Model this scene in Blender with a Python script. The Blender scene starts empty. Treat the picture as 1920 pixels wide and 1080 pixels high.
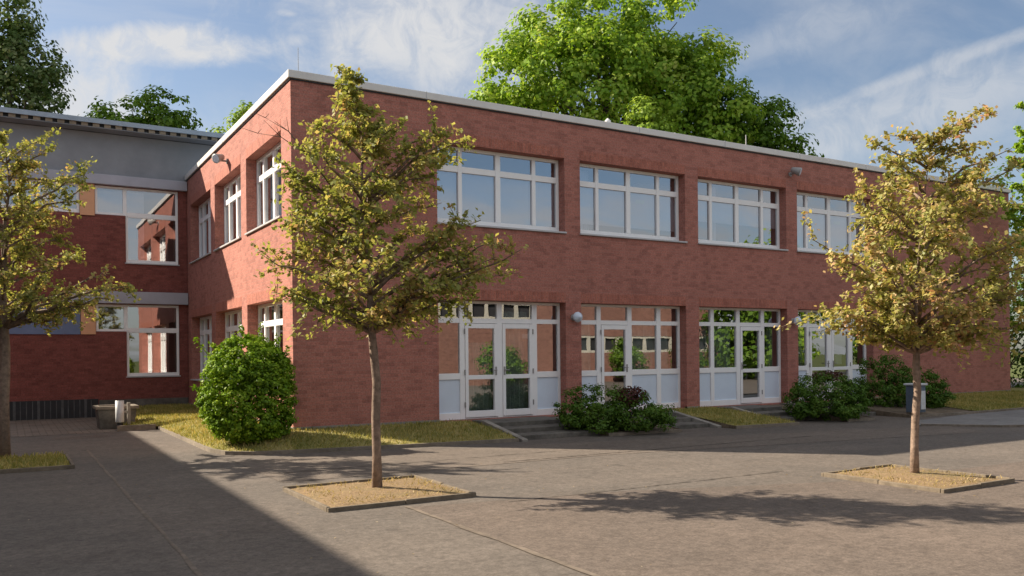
import bpy, math, random
import numpy as np
from mathutils import Vector, Matrix

# ------------------------------------------------------------------ camera, sky, sun, exposure
S = bpy.context.scene
COL = S.collection
YAW, ROLL, FPX = -0.538, -0.0098, 1590.81
CAM = Vector((-5.0288, -17.1378, 1.4526))
F = Vector((-math.sin(YAW), math.cos(YAW), 0)); R = Vector((math.cos(YAW), math.sin(YAW), 0)); U = Vector((0, 0, 1))
R2 = R * math.cos(ROLL) + U * math.sin(ROLL); U2 = -R * math.sin(ROLL) + U * math.cos(ROLL)
cd = bpy.data.cameras.new("camera"); cam = bpy.data.objects.new("camera", cd); COL.objects.link(cam)
m = Matrix.Identity(4)
for i in range(3):
    m[i][0], m[i][1], m[i][2], m[i][3] = R2[i], U2[i], -F[i], CAM[i]
cam.matrix_world = m
cd.sensor_width = 36; cd.lens = FPX / 1920 * 36; cd.shift_y = 125.457 / 1920; cd.clip_end = 3000; cd.clip_start = 0.1
S.camera = cam
S.view_settings.view_transform = 'Standard'; S.view_settings.look = 'None'
S.view_settings.gamma = 1; S.view_settings.exposure = 1.27

SUN_EL = math.radians(34.5); SUN_H = Vector((-0.70, 0.714, 0)).normalized()
sl = bpy.data.lights.new("sun", 'SUN'); sl.energy = 4.65; sl.angle = math.radians(0.5); sl.color = (1.0, 0.87, 0.70)
so = bpy.data.objects.new("sun", sl); COL.objects.link(so)
sdir = Vector((SUN_H.x * math.cos(SUN_EL), SUN_H.y * math.cos(SUN_EL), math.sin(SUN_EL)))
so.rotation_euler = (-sdir).to_track_quat('-Z', 'Y').to_euler(); so.location = (-20, 20, 30)

def ray(u, v):
    return (F + R2 * ((u - 960) / FPX) - U2 * ((v - 540 - 125.457) / FPX)).normalized()

W = bpy.data.worlds.new("World"); S.world = W; W.use_nodes = True
nt = W.node_tree; nt.nodes.clear()
def wn(t, **k):
    n = nt.nodes.new(t)
    for a, b in k.items(): setattr(n, a, b)
    return n
def wl(a, b): nt.links.new(a, b)
def wmath(op, a, b=None, c=None, clamp=False):
    n = wn('ShaderNodeMath', operation=op, use_clamp=clamp)
    for i, x in enumerate((a, b, c)):
        if x is None: continue
        if isinstance(x, (int, float)): n.inputs[i].default_value = x
        else: wl(x, n.inputs[i])
    return n.outputs[0]
sky = wn('ShaderNodeTexSky'); sky.sky_type = 'NISHITA'; sky.sun_disc = False
sky.sun_elevation = SUN_EL; sky.sun_rotation = math.atan2(SUN_H.x, SUN_H.y); sky.altitude = 100
sky.air_density = 1.0; sky.dust_density = 1.2; sky.ozone_density = 1.5
tc = wn('ShaderNodeTexCoord'); DIR = tc.outputs['Generated']
sep = wn('ShaderNodeSeparateXYZ'); wl(DIR, sep.inputs[0])
den = wmath('ADD', wmath('MAXIMUM', sep.outputs[2], 0.0), 0.22)
cmb = wn('ShaderNodeCombineXYZ'); wl(wmath('DIVIDE', sep.outputs[0], den), cmb.inputs[0]); wl(wmath('DIVIDE', sep.outputs[1], den), cmb.inputs[1])
mp = wn('ShaderNodeMapping'); mp.inputs['Rotation'].default_value = (0, 0, 0.9); mp.inputs['Scale'].default_value = (0.8, 2.1, 1); wl(cmb.outputs[0], mp.inputs[0])
def noise(vec, sc, det=6, rough=0.55, dist=0.0):
    n = wn('ShaderNodeTexNoise'); n.inputs['Scale'].default_value = sc; n.inputs['Detail'].default_value = det
    n.inputs['Roughness'].default_value = rough; n.inputs['Distortion'].default_value = dist; wl(vec, n.inputs[0]); return n.outputs[0]
n1 = noise(mp.outputs[0], 1.6, 8, 0.6, 0.5); n2 = noise(DIR, 11.0, 9, 0.66, 0.6); n3 = noise(DIR, 3.2, 6, 0.55, 0.4)
def mrange(x, a, b, c=0.0, d=1.0):
    n = wn('ShaderNodeMapRange'); n.interpolation_type = 'SMOOTHSTEP'
    for i, y in enumerate((a, b, c, d)): n.inputs[i + 1].default_value = y
    wl(x, n.inputs[0]); return n.outputs[0]
wob = wmath('MULTIPLY', wmath('SUBTRACT', n2, 0.5), 2.5); wob3 = wmath('MULTIPLY', wmath('SUBTRACT', n3, 0.5), 1.4)
wisp = mrange(noise(DIR, 26.0, 8, 0.65, 0.8), 0.32, 0.62, 0.62, 1.08)
def cloud_bank(u, v, hu, hv, tilt, inner, outer, amount, warp=1.0):
    """one bank of cloud at a fixed compass direction of the sky"""
    c = ray(u, v); r = c.cross(Vector((0, 0, 1))).normalized(); w = r.cross(c).normalized()
    t = math.radians(tilt); r, w = r * math.cos(t) + w * math.sin(t), w * math.cos(t) - r * math.sin(t)
    def dot(vv, s):
        n = wn('ShaderNodeVectorMath', operation='DOT_PRODUCT'); wl(DIR, n.inputs[0]); n.inputs[1].default_value = vv
        return wmath('DIVIDE', n.outputs['Value'], s)
    a, b = dot(r, hu / FPX), dot(w, hv / FPX)
    d = wmath('SQRT', wmath('ADD', wmath('MULTIPLY', a, a), wmath('MULTIPLY', b, b)))
    d = wmath('ADD', d, wmath('MULTIPLY', wmath('ADD', wob, wob3), warp))
    front = wn('ShaderNodeVectorMath', operation='DOT_PRODUCT'); wl(DIR, front.inputs[0]); front.inputs[1].default_value = c
    return wmath('MULTIPLY', wmath('MULTIPLY', mrange(d, inner, outer, 1.0, 0.0), wmath('MULTIPLY', wisp, amount)), wmath('GREATER_THAN', front.outputs['Value'], 0.2))
banks = [cloud_bank(300, 88, 205, 34, 7, 0.3, 1.3, 0.95, 0.8), cloud_bank(150, 190, 140, 80, 10, 0.2, 1.4, 0.8, 0.8),
         cloud_bank(800, 60, 250, 130, -6, 0.25, 1.45, 0.85, 0.7), cloud_bank(640, 90, 40, 130, -12, 0.2, 1.5, 0.55, 0.6),
         cloud_bank(1690, 150, 330, 11, 14, 0.1, 1.9, 0.5, 0.9), cloud_bank(1500, 60, 240, 40, 10, 0.1, 1.5, 0.3, 0.8), cloud_bank(1640, 235, 380, 60, 12, 0.1, 1.5, 0.55, 0.6),
         cloud_bank(560, 75, 26, 14, 5, 0.1, 1.5, 0.5, 0.8), cloud_bank(540, 25, 24, 8, 0, 0.1, 1.5, 0.5, 0.8),
         cloud_bank(960, 260, 1500, 80, 0, 0.1, 1.6, 0.3, 0.5)]
tot = mrange(n1, 0.45, 0.85, 0.04, 0.42)
for bk in banks: tot = wmath('MAXIMUM', tot, wmath('ADD', wmath('MULTIPLY', tot, 0.35), bk))
# a low streaky haze band in the half of the sky behind the viewer
band = wmath('MULTIPLY', mrange(sep.outputs[2], 0.165, 0.21, 0.85, 0.0), wmath('MULTIPLY', mrange(noise(mp.outputs[0], 2.6, 8, 0.65, 0.8), 0.34, 0.62, 0.25, 1.0), mrange(wmath('MULTIPLY', sep.outputs[1], -1.0), 0.0, 0.25, 0.0, 1.0)))
tot = wmath('MINIMUM', wmath('MAXIMUM', tot, band), 0.96)
mix = wn('ShaderNodeMix', data_type='RGBA'); wl(tot, mix.inputs[0])
hs = wn('ShaderNodeHueSaturation'); hs.inputs['Saturation'].default_value = 1.0; hs.inputs['Value'].default_value = 0.95; wl(sky.outputs[0], hs.inputs['Color'])
wl(hs.outputs[0], mix.inputs[6])
# thin bright veil added in the unseen sky overhead to lift the shade
fill_veil = wmath('MULTIPLY', mrange(sep.outputs[2], 0.45, 0.8, 0.0, 0.8), mrange(n1, 0.3, 0.6, 0.5, 1.0))
south_fill = wmath('MULTIPLY', mrange(sep.outputs[2], 0.22, 0.42, 0.0, 0.75), mrange(wmath('MULTIPLY', sep.outputs[1], -1.0), 0.1, 0.5, 0.0, 1.0))  # bright unseen sky added behind the camera to brighten the shaded walls
fill_veil = wmath('MAXIMUM', fill_veil, south_fill)
mix2 = wn('ShaderNodeMix', data_type='RGBA'); wl(fill_veil, mix2.inputs[0]); mix2.inputs[7].default_value = (6.9, 6.9, 7.0, 1); mix.inputs[7].default_value = (5.6, 5.6, 5.65, 1)
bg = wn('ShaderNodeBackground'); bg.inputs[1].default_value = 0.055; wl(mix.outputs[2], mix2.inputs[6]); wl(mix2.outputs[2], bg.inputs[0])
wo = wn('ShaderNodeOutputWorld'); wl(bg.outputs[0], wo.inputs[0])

# ------------------------------------------------------------------ helpers
random.seed(7); rng = np.random.default_rng(7)
class MB:
    def __init__(s): s.v = []; s.f = []
    def add(s, vs, fs):
        o = len(s.v); s.v += [tuple(x) for x in vs]; s.f += [tuple(i + o for i in q) for q in fs]; return s
    def quad(s, a, b, c, d): return s.add([a, b, c, d], [(0, 1, 2, 3)])
    def box(s, x0, x1, y0, y1, z0, z1):
        return s.add([(x0, y0, z0), (x1, y0, z0), (x1, y1, z0), (x0, y1, z0), (x0, y0, z1), (x1, y0, z1), (x1, y1, z1), (x0, y1, z1)],
                     [(0, 3, 2, 1), (4, 5, 6, 7), (0, 1, 5, 4), (1, 2, 6, 5), (2, 3, 7, 6), (3, 0, 4, 7)])
    def hexa(s, lo, hi):   # two quads of four corners, joined
        return s.add(list(lo) + list(hi), [(0, 3, 2, 1), (4, 5, 6, 7), (0, 1, 5, 4), (1, 2, 6, 5), (2, 3, 7, 6), (3, 0, 4, 7)])
    def tube(s, pts, rad, n=8, cap=True):
        pts = [Vector(p) for p in pts]; vs = []; fs = []
        for i, p in enumerate(pts):
            t = (pts[min(i + 1, len(pts) - 1)] - pts[max(i - 1, 0)]).normalized()
            a = t.cross(Vector((0.31, 0.95, 0.05)) if abs(t.y) < 0.9 else Vector((1, 0, 0))).normalized(); b = t.cross(a)
            for k in range(n):
                q = 2 * math.pi * k / n; vs.append(p + (a * math.cos(q) + b * math.sin(q)) * rad[i])
        for i in range(len(pts) - 1):
            for k in range(n):
                fs.append((i * n + k, i * n + (k + 1) % n, (i + 1) * n + (k + 1) % n, (i + 1) * n + k))
        if cap: fs += [tuple(range(n - 1, -1, -1)), tuple((len(pts) - 1) * n + k for k in range(n))]
        return s.add(vs, fs)
    def lathe(s, c, prof, n=20):   # prof: (radius, z)
        return s.tube([(c[0], c[1], c[2] + z) for r, z in prof], [max(r, 1e-4) for r, z in prof], n)
    def build(s, name, mat, parent=None, smooth=False, bevel=0):
        off = parent_world(parent)
        me = bpy.data.meshes.new(name); me.from_pydata([(x - off.x, y - off.y, z - off.z) for x, y, z in s.v], [], s.f); me.update()
        me.materials.append(mat)
        if smooth: me.polygons.foreach_set('use_smooth', [True] * len(me.polygons))
        o = bpy.data.objects.new(name, me); COL.objects.link(o)
        if parent: o.parent = parent
        if bevel:
            b = o.modifiers.new("bevel", 'BEVEL'); b.width = bevel; b.segments = 2; b.limit_method = 'ANGLE'
        return o
def parent_world(p):
    o = Vector((0, 0, 0))
    while p: o = o + p.location; p = p.parent
    return o
def quads(name, V, mat, parent=None):
    """V: (N,4,3) array -> one mesh of N quads"""
    off = np.array(parent_world(parent)); n = len(V)
    me = bpy.data.meshes.new(name); me.vertices.add(n * 4); me.vertices.foreach_set('co', (V - off).astype(np.float32).ravel())
    me.loops.add(n * 4); me.loops.foreach_set('vertex_index', np.arange(n * 4, dtype=np.int32))
    me.polygons.add(n); me.polygons.foreach_set('loop_start', np.arange(0, n * 4, 4, dtype=np.int32))
    me.update(calc_edges=True); me.validate(); me.materials.append(mat)
    o = bpy.data.objects.new(name, me); COL.objects.link(o)
    if parent: o.parent = parent
    return o
def tag(o, label, cat, group=None):
    o['label'] = label; o['category'] = cat
    if group: o['group'] = group
    return o
def thing(name, loc, label, cat, group=None):
    o = bpy.data.objects.new(name, None); o.empty_display_size = 0.3; COL.objects.link(o); o.location = loc
    return tag(o, label, cat, group)
def struct(o, kind='structure'): o['kind'] = kind; return o

# ------------------------------------------------------------------ materials
def mat(name, col, rough=0.7, metal=0.0, spec=0.4):
    M = bpy.data.materials.new(name); M.use_nodes = True; b = M.node_tree.nodes['Principled BSDF']
    b.inputs['Base Color'].default_value = (*col, 1); b.inputs['Roughness'].default_value = rough; b.inputs['Metallic'].default_value = metal
    b.inputs['Specular IOR Level'].default_value = spec
    return M
class NG:
    def __init__(s, M): s.M = M; s.t = M.node_tree; s.b = s.t.nodes['Principled BSDF']
    def n(s, t, **k):
        x = s.t.nodes.new(t)
        for a, b in k.items(): setattr(x, a, b)
        return x
    def l(s, a, b): s.t.links.new(a, b)
    def pos(s): return s.n('ShaderNodeNewGeometry').outputs['Position']
    def noise(s, vec, scale, det=4, rough=0.55, dist=0, stretch=None):
        if stretch:
            q = s.n('ShaderNodeMapping'); q.inputs['Scale'].default_value = stretch; s.l(vec, q.inputs[0]); vec = q.outputs[0]
        x = s.n('ShaderNodeTexNoise'); x.inputs['Scale'].default_value = scale; x.inputs['Detail'].default_value = det
        x.inputs['Roughness'].default_value = rough; x.inputs['Distortion'].default_value = dist; s.l(vec, x.inputs[0]); return x.outputs[0]
    def ramp(s, f, stops):
        x = s.n('ShaderNodeValToRGB'); e = x.color_ramp.elements
        while len(e) < len(stops): e.new(0.5)
        for el, (p, c) in zip(e, stops): el.position = p; el.color = (*c, 1) if len(c) == 3 else c
        s.l(f, x.inputs[0]); return x.outputs[0]
    def mix(s, f, a, b, mode='MIX'):
        x = s.n('ShaderNodeMix', data_type='RGBA', blend_type=mode)
        for i, y in ((0, f), (6, a), (7, b)):
            if isinstance(y, (int, float)): x.inputs[i].default_value = y
            elif isinstance(y, tuple): x.inputs[i].default_value = (*y, 1)
            else: s.l(y, x.inputs[i])
        return x.outputs[2]
    def math(s, op, a, b):
        x = s.n('ShaderNodeMath', operation=op)
        for i, y in enumerate((a, b)):
            if isinstance(y, (int, float)): x.inputs[i].default_value = y
            else: s.l(y, x.inputs[i])
        return x.outputs[0]
    def bump(s, h, st=0.3, d=0.01):
        x = s.n('ShaderNodeBump'); x.inputs['Strength'].default_value = st; x.inputs['Distance'].default_value = d; s.l(h, x.inputs['Height']); s.l(x.outputs[0], s.b.inputs['Normal'])
    def base(s, c): s.l(c, s.b.inputs['Base Color'])
def grey(v): return (v, v, v)

def brick_mat(name, c1, c2, mortar, soldier=False, rough=0.85):
    M = mat(name, c1, rough, spec=0.25); g = NG(M); P = g.pos(); sp = g.n('ShaderNodeSeparateXYZ'); g.l(P, sp.inputs[0])
    u = g.math('ADD', sp.outputs[0], sp.outputs[1]); cb = g.n('ShaderNodeCombineXYZ')
    if soldier: g.l(sp.outputs[2], cb.inputs[0]); g.l(u, cb.inputs[1])
    else: g.l(u, cb.inputs[0]); g.l(sp.outputs[2], cb.inputs[1])
    bt = g.n('ShaderNodeTexBrick'); g.l(cb.outputs[0], bt.inputs['Vector'])
    bt.inputs['Color1'].default_value = (*c1, 1); bt.inputs['Color2'].default_value = (*c2, 1); bt.inputs['Mortar'].default_value = (*mortar, 1)
    bt.inputs['Scale'].default_value = 1; bt.inputs['Mortar Size'].default_value = 0.006; bt.inputs['Mortar Smooth'].default_value = 0.3
    BW, RH = 0.185, 0.077; bt.offset = 0.5; bt.offset_frequency = 2
    bt.inputs['Brick Width'].default_value = BW; bt.inputs['Row Height'].default_value = RH; bt.inputs['Bias'].default_value = -0.1
    fine = g.noise(P, 32, 3, 0.6); big = g.noise(P, 0.35, 3, 0.5); pat = g.noise(P, 20, 2, 0.5)
    # single burnt bricks, picked per brick
    sv = g.n('ShaderNodeSeparateXYZ'); g.l(cb.outputs[0], sv.inputs[0])
    row = g.math('FLOOR', g.math('DIVIDE', sv.outputs[1], RH), 0); odd = g.math('MULTIPLY', g.math('MODULO', g.math('ABSOLUTE', row, 0), 2), .5)
    col = g.math('FLOOR', g.math('ADD', g.math('DIVIDE', sv.outputs[0], BW), odd), 0)
    sn = g.n('ShaderNodeCombineXYZ'); g.l(col, sn.inputs[0]); g.l(row, sn.inputs[1])
    wh = g.n('ShaderNodeTexWhiteNoise', noise_dimensions='2D'); g.l(sn.outputs[0], wh.inputs['Vector'])
    c = g.mix(g.ramp(wh.outputs['Value'], [(0.0, grey(0.42)), (0.2, grey(0.26)), (0.38, grey(0)), (1, grey(0))]), bt.outputs['Color'], tuple(0.5 * x for x in c2))
    c = g.mix(g.ramp(pat, [(0.5, grey(0)), (0.66, grey(0.28))]), c, tuple(0.5 * x for x in c2))
    c = g.mix(1.0, c, g.ramp(fine, [(0.3, grey(0.72)), (0.5, grey(1.0)), (0.7, grey(1.2))]), 'MULTIPLY')
    c = g.mix(1.0, c, g.ramp(big, [(0.3, (0.93, 0.93, 0.93)), (0.7, (1.06, 1.05, 1.04))]), 'MULTIPLY')
    st = g.noise(P, 1.2, 3, 0.5, stretch=(2.0, 2.0, 0.16))
    c = g.mix(1.0, c, g.ramp(st, [(0.35, grey(0.93)), (0.6, grey(1.0))]), 'MULTIPLY')
    g.base(c)
    h = g.math('ADD', g.math('MULTIPLY', bt.outputs['Fac'], -0.7), g.math('MULTIPLY', fine, 0.6)); g.bump(h, 0.45, 0.012)
    return M
BRICK = brick_mat('brick', (0.455, 0.184, 0.142), (0.395, 0.160, 0.124), (0.37, 0.20, 0.16))
SOLD = brick_mat('brick_soldier_course', (0.46, 0.17, 0.12), (0.40, 0.145, 0.105), (0.35, 0.18, 0.14), soldier=True)
BRICKD = brick_mat('brick_wing_shaded', (0.26, 0.083, 0.067), (0.20, 0.063, 0.052), (0.18, 0.078, 0.065))  # main brick in a darker colour, painting in the wing's shade

BRICKS = brick_mat('brick_opposite', (0.26, 0.135, 0.105), (0.20, 0.10, 0.08), (0.2, 0.13, 0.1))

def rough_mat(name, col, var=0.25, scale=6, rough=0.85, bump=0.2, streak=False):
    M = mat(name, col, rough, spec=0.3); g = NG(M); P = g.pos()
    a = g.noise(P, scale, 6, 0.65); b = g.noise(P, scale * 0.17, 4, 0.6, stretch=(1, 1, 0.3) if streak else None)
    c = g.mix(1.0, tuple(col), g.ramp(a, [(0.3, grey(1 - var)), (0.7, grey(1 + var))]), 'MULTIPLY')
    c = g.mix(1.0, c, g.ramp(b, [(0.3, grey(1 - var * 0.8)), (0.7, grey(1 + var * 0.6))]), 'MULTIPLY'); g.base(c)
    if bump: g.bump(a, bump, 0.02)
    return M
CONC = rough_mat('concrete', (0.27, 0.25, 0.22)); CONCD = rough_mat('weathered_concrete', (0.13, 0.12, 0.105), 0.4)
PATHM = rough_mat('path_concrete', (0.185, 0.178, 0.172), 0.2, 5); KERBM = rough_mat('kerb_concrete', (0.20, 0.17, 0.135), 0.25, 9)
FASC = rough_mat('fascia_metal', (0.68, 0.66, 0.63), 0.06, 2, 0.45, 0.0, True)
WHITE = rough_mat('white_frame', (0.88, 0.875, 0.87), 0.03, 3, 0.4, 0.0, True)
SILL = rough_mat('sill_metal', (0.5, 0.5, 0.51), 0.08, 3, 0.4, 0.0)
PANEL = rough_mat('spandrel_panel', (0.66, 0.75, 0.86), 0.05, 1.5, 0.3, 0.0, True)
ORANGE = rough_mat('orange_panel', (0.70, 0.37, 0.21), 0.06, 2, 0.6, 0.0, True)
BLUEP = rough_mat('blue_panel', (0.15, 0.19, 0.31), 0.1, 2, 0.6, 0.0, True)
CLAD = rough_mat('grey_cladding', (0.25, 0.26, 0.28), 0.12, 1.3, 0.6, 0.0, True)
BAND = rough_mat('grey_sunshade_box', (0.38, 0.38, 0.43), 0.08, 2, 0.5, 0.0, True)
ROOFM = rough_mat('roof_sheet', (0.30, 0.36, 0.43), 0.1, 3, 0.45, 0.0)
DARK = rough_mat('dark_metal', (0.03, 0.03, 0.033), 0.2, 4, 0.5, 0.0)
INWALL = rough_mat('interior_plaster', (0.42, 0.41, 0.38), 0.06, 1, 0.9, 0.0)
INFLOOR = rough_mat('interior_floor', (0.16, 0.13, 0.10), 0.1, 2, 0.6, 0.0)
CURT = rough_mat('curtain', (0.62, 0.68, 0.63), 0.12, 3, 0.9, 0.0)
BLIND = rough_mat('roller_blind', (0.74, 0.72, 0.80), 0.05, 1.2, 0.8, 0.0)
BINM = rough_mat('bin_metal', (0.55, 0.57, 0.58), 0.12, 8, 0.45, 0.0, True)
BINB = rough_mat('bin_blue_steel', (0.10, 0.13, 0.17), 0.15, 6, 0.5, 0.0)
LAMPH = rough_mat('lamp_housing', (0.3, 0.29, 0.28), 0.1, 9, 0.45, 0.0)
CREAM = rough_mat('cream_paint', (0.42, 0.40, 0.34), 0.15, 3, 0.5, 0.0); GLOBE = mat('frosted_globe', (0.62, 0.70, 0.80), 0.25)
BARK = rough_mat('bark', (0.20, 0.145, 0.11), 0.45, 14, 0.9, 0.6, True)
BARKD = rough_mat('dark_bark', (0.075, 0.06, 0.045), 0.4, 5, 0.9, 0.5)
SOIL = rough_mat('bed_soil', (0.15, 0.115, 0.08), 0.4, 12, 0.95, 0.5)
PAPER = mat('paper_notice', (0.75, 0.77, 0.75), 0.7)

def glass_mat():
    M = bpy.data.materials.new('window_glass'); M.use_nodes = True; t = M.node_tree; t.nodes.clear(); g = NG.__new__(NG); g.M = M; g.t = t
    tr = g.n('ShaderNodeBsdfTransparent'); tr.inputs[0].default_value = (0.70, 0.74, 0.74, 1)
    gl = g.n('ShaderNodeBsdfGlossy'); gl.inputs['Roughness'].default_value = 0.0; gl.inputs[0].default_value = (0.93, 0.95, 0.98, 1)
    fr = g.n('ShaderNodeFresnel'); fr.inputs[0].default_value = 1.5
    f = g.math('ADD', g.math('MULTIPLY', fr.outputs[0], 1.1), 0.31)
    b = g.n('ShaderNodeBump'); b.inputs['Strength'].default_value = 0.014; b.inputs['Distance'].default_value = 0.05
    g.l(g.noise(g.pos(), 1.3, 2, 0.5), b.inputs['Height']); g.l(b.outputs[0], gl.inputs['Normal'])
    mx = g.n('ShaderNodeMixShader'); g.l(f, mx.inputs[0]); g.l(tr.outputs[0], mx.inputs[1]); g.l(gl.outputs[0], mx.inputs[2])
    o = g.n('ShaderNodeOutputMaterial'); g.l(mx.outputs[0], o.inputs[0]); return M
GLASS = glass_mat()

def asphalt_mat(name, c_lo, c_hi, speck=0.25):
    M = mat(name, c_lo, 0.88, spec=0.25); g = NG(M); P = g.pos()
    big = g.noise(P, 0.35, 5, 0.6, 0.4); mid = g.noise(P, 1.7, 5, 0.65); fine = g.noise(P, 45, 4, 0.75); st = g.noise(P, 0.8, 4, 0.6, stretch=(0.25, 2.2, 1))
    c = g.mix(g.ramp(big, [(0.35, grey(0)), (0.65, grey(1))]), tuple(c_lo), tuple(c_hi))
    c = g.mix(1.0, c, g.ramp(mid, [(0.3, grey(0.9)), (0.7, grey(1.08))]), 'MULTIPLY')
    c = g.mix(1.0, c, g.ramp(st, [(0.35, grey(0.93)), (0.65, grey(1.05))]), 'MULTIPLY')
    c = g.mix(1.0, c, g.ramp(fine, [(0.3, grey(1 - speck)), (0.7, grey(1 + speck))]), 'MULTIPLY')
    grain = g.noise(P, 14, 4, 0.7); c = g.mix(1.0, c, g.ramp(grain, [(0.3, grey(0.72)), (0.7, grey(1.28))]), 'MULTIPLY'); spot = g.noise(P, 2.6, 2, 0.5); c = g.mix(g.ramp(spot, [(0.68, grey(0)), (0.76, grey(0.55))]), c, tuple(0.5 * x for x in c_lo))
    vo = g.n('ShaderNodeTexVoronoi'); vo.feature = 'DISTANCE_TO_EDGE'; vo.inputs['Scale'].default_value = 0.22; vo.inputs['Randomness'].default_value = 1
    wv = g.n('ShaderNodeMix', data_type='VECTOR'); wv.inputs[0].default_value = 0.12; g.l(P, wv.inputs[4])
    nc = g.n('ShaderNodeTexNoise'); nc.inputs['Scale'].default_value = 1.8; nc.inputs['Detail'].default_value = 5; g.l(P, nc.inputs[0])
    sc = g.n('ShaderNodeVectorMath', operation='SCALE'); sc.inputs['Scale'].default_value = 9; g.l(nc.outputs['Color'], sc.inputs[0]); g.l(sc.outputs[0], wv.inputs[5]); g.l(wv.outputs[1], vo.inputs['Vector'])
    c = g.mix(g.ramp(vo.outputs['Distance'], [(0.0, grey(0.1)), (0.007, grey(0))]), c, tuple(0.42 * x for x in c_lo))
    g.base(c); g.bump(fine, 0.35, 0.006); return M
ASPH = asphalt_mat('asphalt', (0.108, 0.094, 0.082), (0.132, 0.111, 0.094))
ASPH2 = asphalt_mat('asphalt_reddish', (0.110, 0.090, 0.076), (0.135, 0.107, 0.088), 0.3)
ASPHL = asphalt_mat('asphalt_pale', (0.126, 0.105, 0.088), (0.146, 0.120, 0.099))
JOINT = rough_mat('joint', (0.17, 0.175, 0.19), 0.1, 4); EDGE = rough_mat('edging_timber', (0.16, 0.13, 0.095), 0.3, 9); SEAM = rough_mat('seam_pale', (0.150, 0.122, 0.096), 0.35, 6); SEAMD = rough_mat('seam_dark', (0.085, 0.072, 0.06), 0.4, 8)
def paver_mat():
    M = mat('block_paving', (0.2, 0.16, 0.13), 0.9, spec=0.25); g = NG(M); P = g.pos()
    bt = g.n('ShaderNodeTexBrick'); g.l(P, bt.inputs['Vector']); bt.inputs['Color1'].default_value = (0.20, 0.155, 0.125, 1); bt.inputs['Color2'].default_value = (0.15, 0.125, 0.105, 1)
    bt.inputs['Mortar'].default_value = (0.07, 0.06, 0.045, 1); bt.inputs['Scale'].default_value = 1; bt.inputs['Brick Width'].default_value = 0.3; bt.inputs['Row Height'].default_value = 0.2; bt.inputs['Mortar Size'].default_value = 0.012
    g.base(g.mix(1.0, bt.outputs['Color'], g.ramp(g.noise(P, 1.5, 5, 0.6), [(0.3, grey(0.75)), (0.7, grey(1.15))]), 'MULTIPLY')); g.bump(bt.outputs['Fac'], -0.3, 0.01); return M
PAVE = paver_mat()
def turf_mat(name, a, b, c3):
    M = mat(name, a, 0.95, spec=0.15); g = NG(M); P = g.pos()
    n = g.noise(P, 1.6, 6, 0.7); f = g.noise(P, 28, 4, 0.7)
    c = g.ramp(n, [(0.3, a), (0.5, b), (0.72, c3)]); g.base(g.mix(1.0, c, g.ramp(f, [(0.25, grey(0.6)), (0.75, grey(1.3))]), 'MULTIPLY')); g.bump(f, 0.6, 0.03); return M
TURF = turf_mat('turf', (0.14, 0.145, 0.042), (0.24, 0.215, 0.072), (0.42, 0.335, 0.15))
GRIT = turf_mat('dry_grit', (0.19, 0.135, 0.078), (0.25, 0.175, 0.10), (0.17, 0.14, 0.07))
MEADOW = turf_mat('meadow', (0.05, 0.075, 0.02), (0.08, 0.10, 0.03), (0.12, 0.11, 0.04))

def leaf_mat(name, stops, trans=0.35, patch=1.2):
    M = bpy.data.materials.new(name); M.use_nodes = True; t = M.node_tree; t.nodes.clear(); g = NG.__new__(NG); g.M = M; g.t = t
    ge = g.n('ShaderNodeNewGeometry'); big = g.noise(ge.outputs['Position'], patch, 3, 0.5)
    f = g.math('ADD', g.math('MULTIPLY', ge.outputs['Random Per Island'], 0.62), g.math('MULTIPLY', g.math('SUBTRACT', big, 0.5), 1.0)); f = g.math('ADD', f, 0.19)
    c = g.ramp(f, stops)
    d = g.n('ShaderNodeBsdfDiffuse'); g.l(c, d.inputs[0]); tl = g.n('ShaderNodeBsdfTranslucent'); g.l(g.mix(1.0, c, (1.1, 1.05, 0.65), 'MULTIPLY'), tl.inputs[0])
    gl = g.n('ShaderNodeBsdfGlossy'); gl.inputs['Roughness'].default_value = 0.45; gl.inputs[0].default_value = (0.9, 0.9, 0.9, 1)
    m1 = g.n('ShaderNodeMixShader'); m1.inputs[0].default_value = trans; g.l(d.outputs[0], m1.inputs[1]); g.l(tl.outputs[0], m1.inputs[2])
    m2 = g.n('ShaderNodeMixShader'); m2.inputs[0].default_value = 0.015; g.l(m1.outputs[0], m2.inputs[1]); g.l(gl.outputs[0], m2.inputs[2])
    o = g.n('ShaderNodeOutputMaterial'); g.l(m2.outputs[0], o.inputs[0]); return M
L_YOUNG = leaf_mat('leaf_olive', [(0.0, (0.144, 0.182, 0.040)), (0.38, (0.278, 0.307, 0.079)), (0.66, (0.428, 0.403, 0.136)), (0.86, (0.471, 0.317, 0.158)), (1.0, (0.385, 0.192, 0.123))], 0.48)
L_GOLD = leaf_mat('leaf_golden', [(0.0, (0.178, 0.216, 0.053)), (0.38, (0.335, 0.341, 0.101)), (0.66, (0.486, 0.413, 0.167)), (0.86, (0.594, 0.374, 0.202)), (1.0, (0.562, 0.250, 0.167))], 0.44)
L_BIG = leaf_mat('leaf_bright_green', [(0.0, (0.069, 0.143, 0.010)), (0.4, (0.186, 0.329, 0.023)), (0.75, (0.360, 0.489, 0.059)), (1.0, (0.535, 0.569, 0.149))], 0.46, 0.35)
L_DEEP = leaf_mat('leaf_deep_green', [(0.0, (0.044, 0.102, 0.008)), (0.5, (0.099, 0.192, 0.014)), (1.0, (0.187, 0.288, 0.035))], 0.38, 0.3)
L_SILV = leaf_mat('leaf_silver_green', [(0.0, (0.039, 0.077, 0.015)), (0.5, (0.078, 0.126, 0.030)), (0.8, (0.182, 0.224, 0.100)), (1.0, (0.286, 0.322, 0.170))], 0.3, 0.5)
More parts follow.
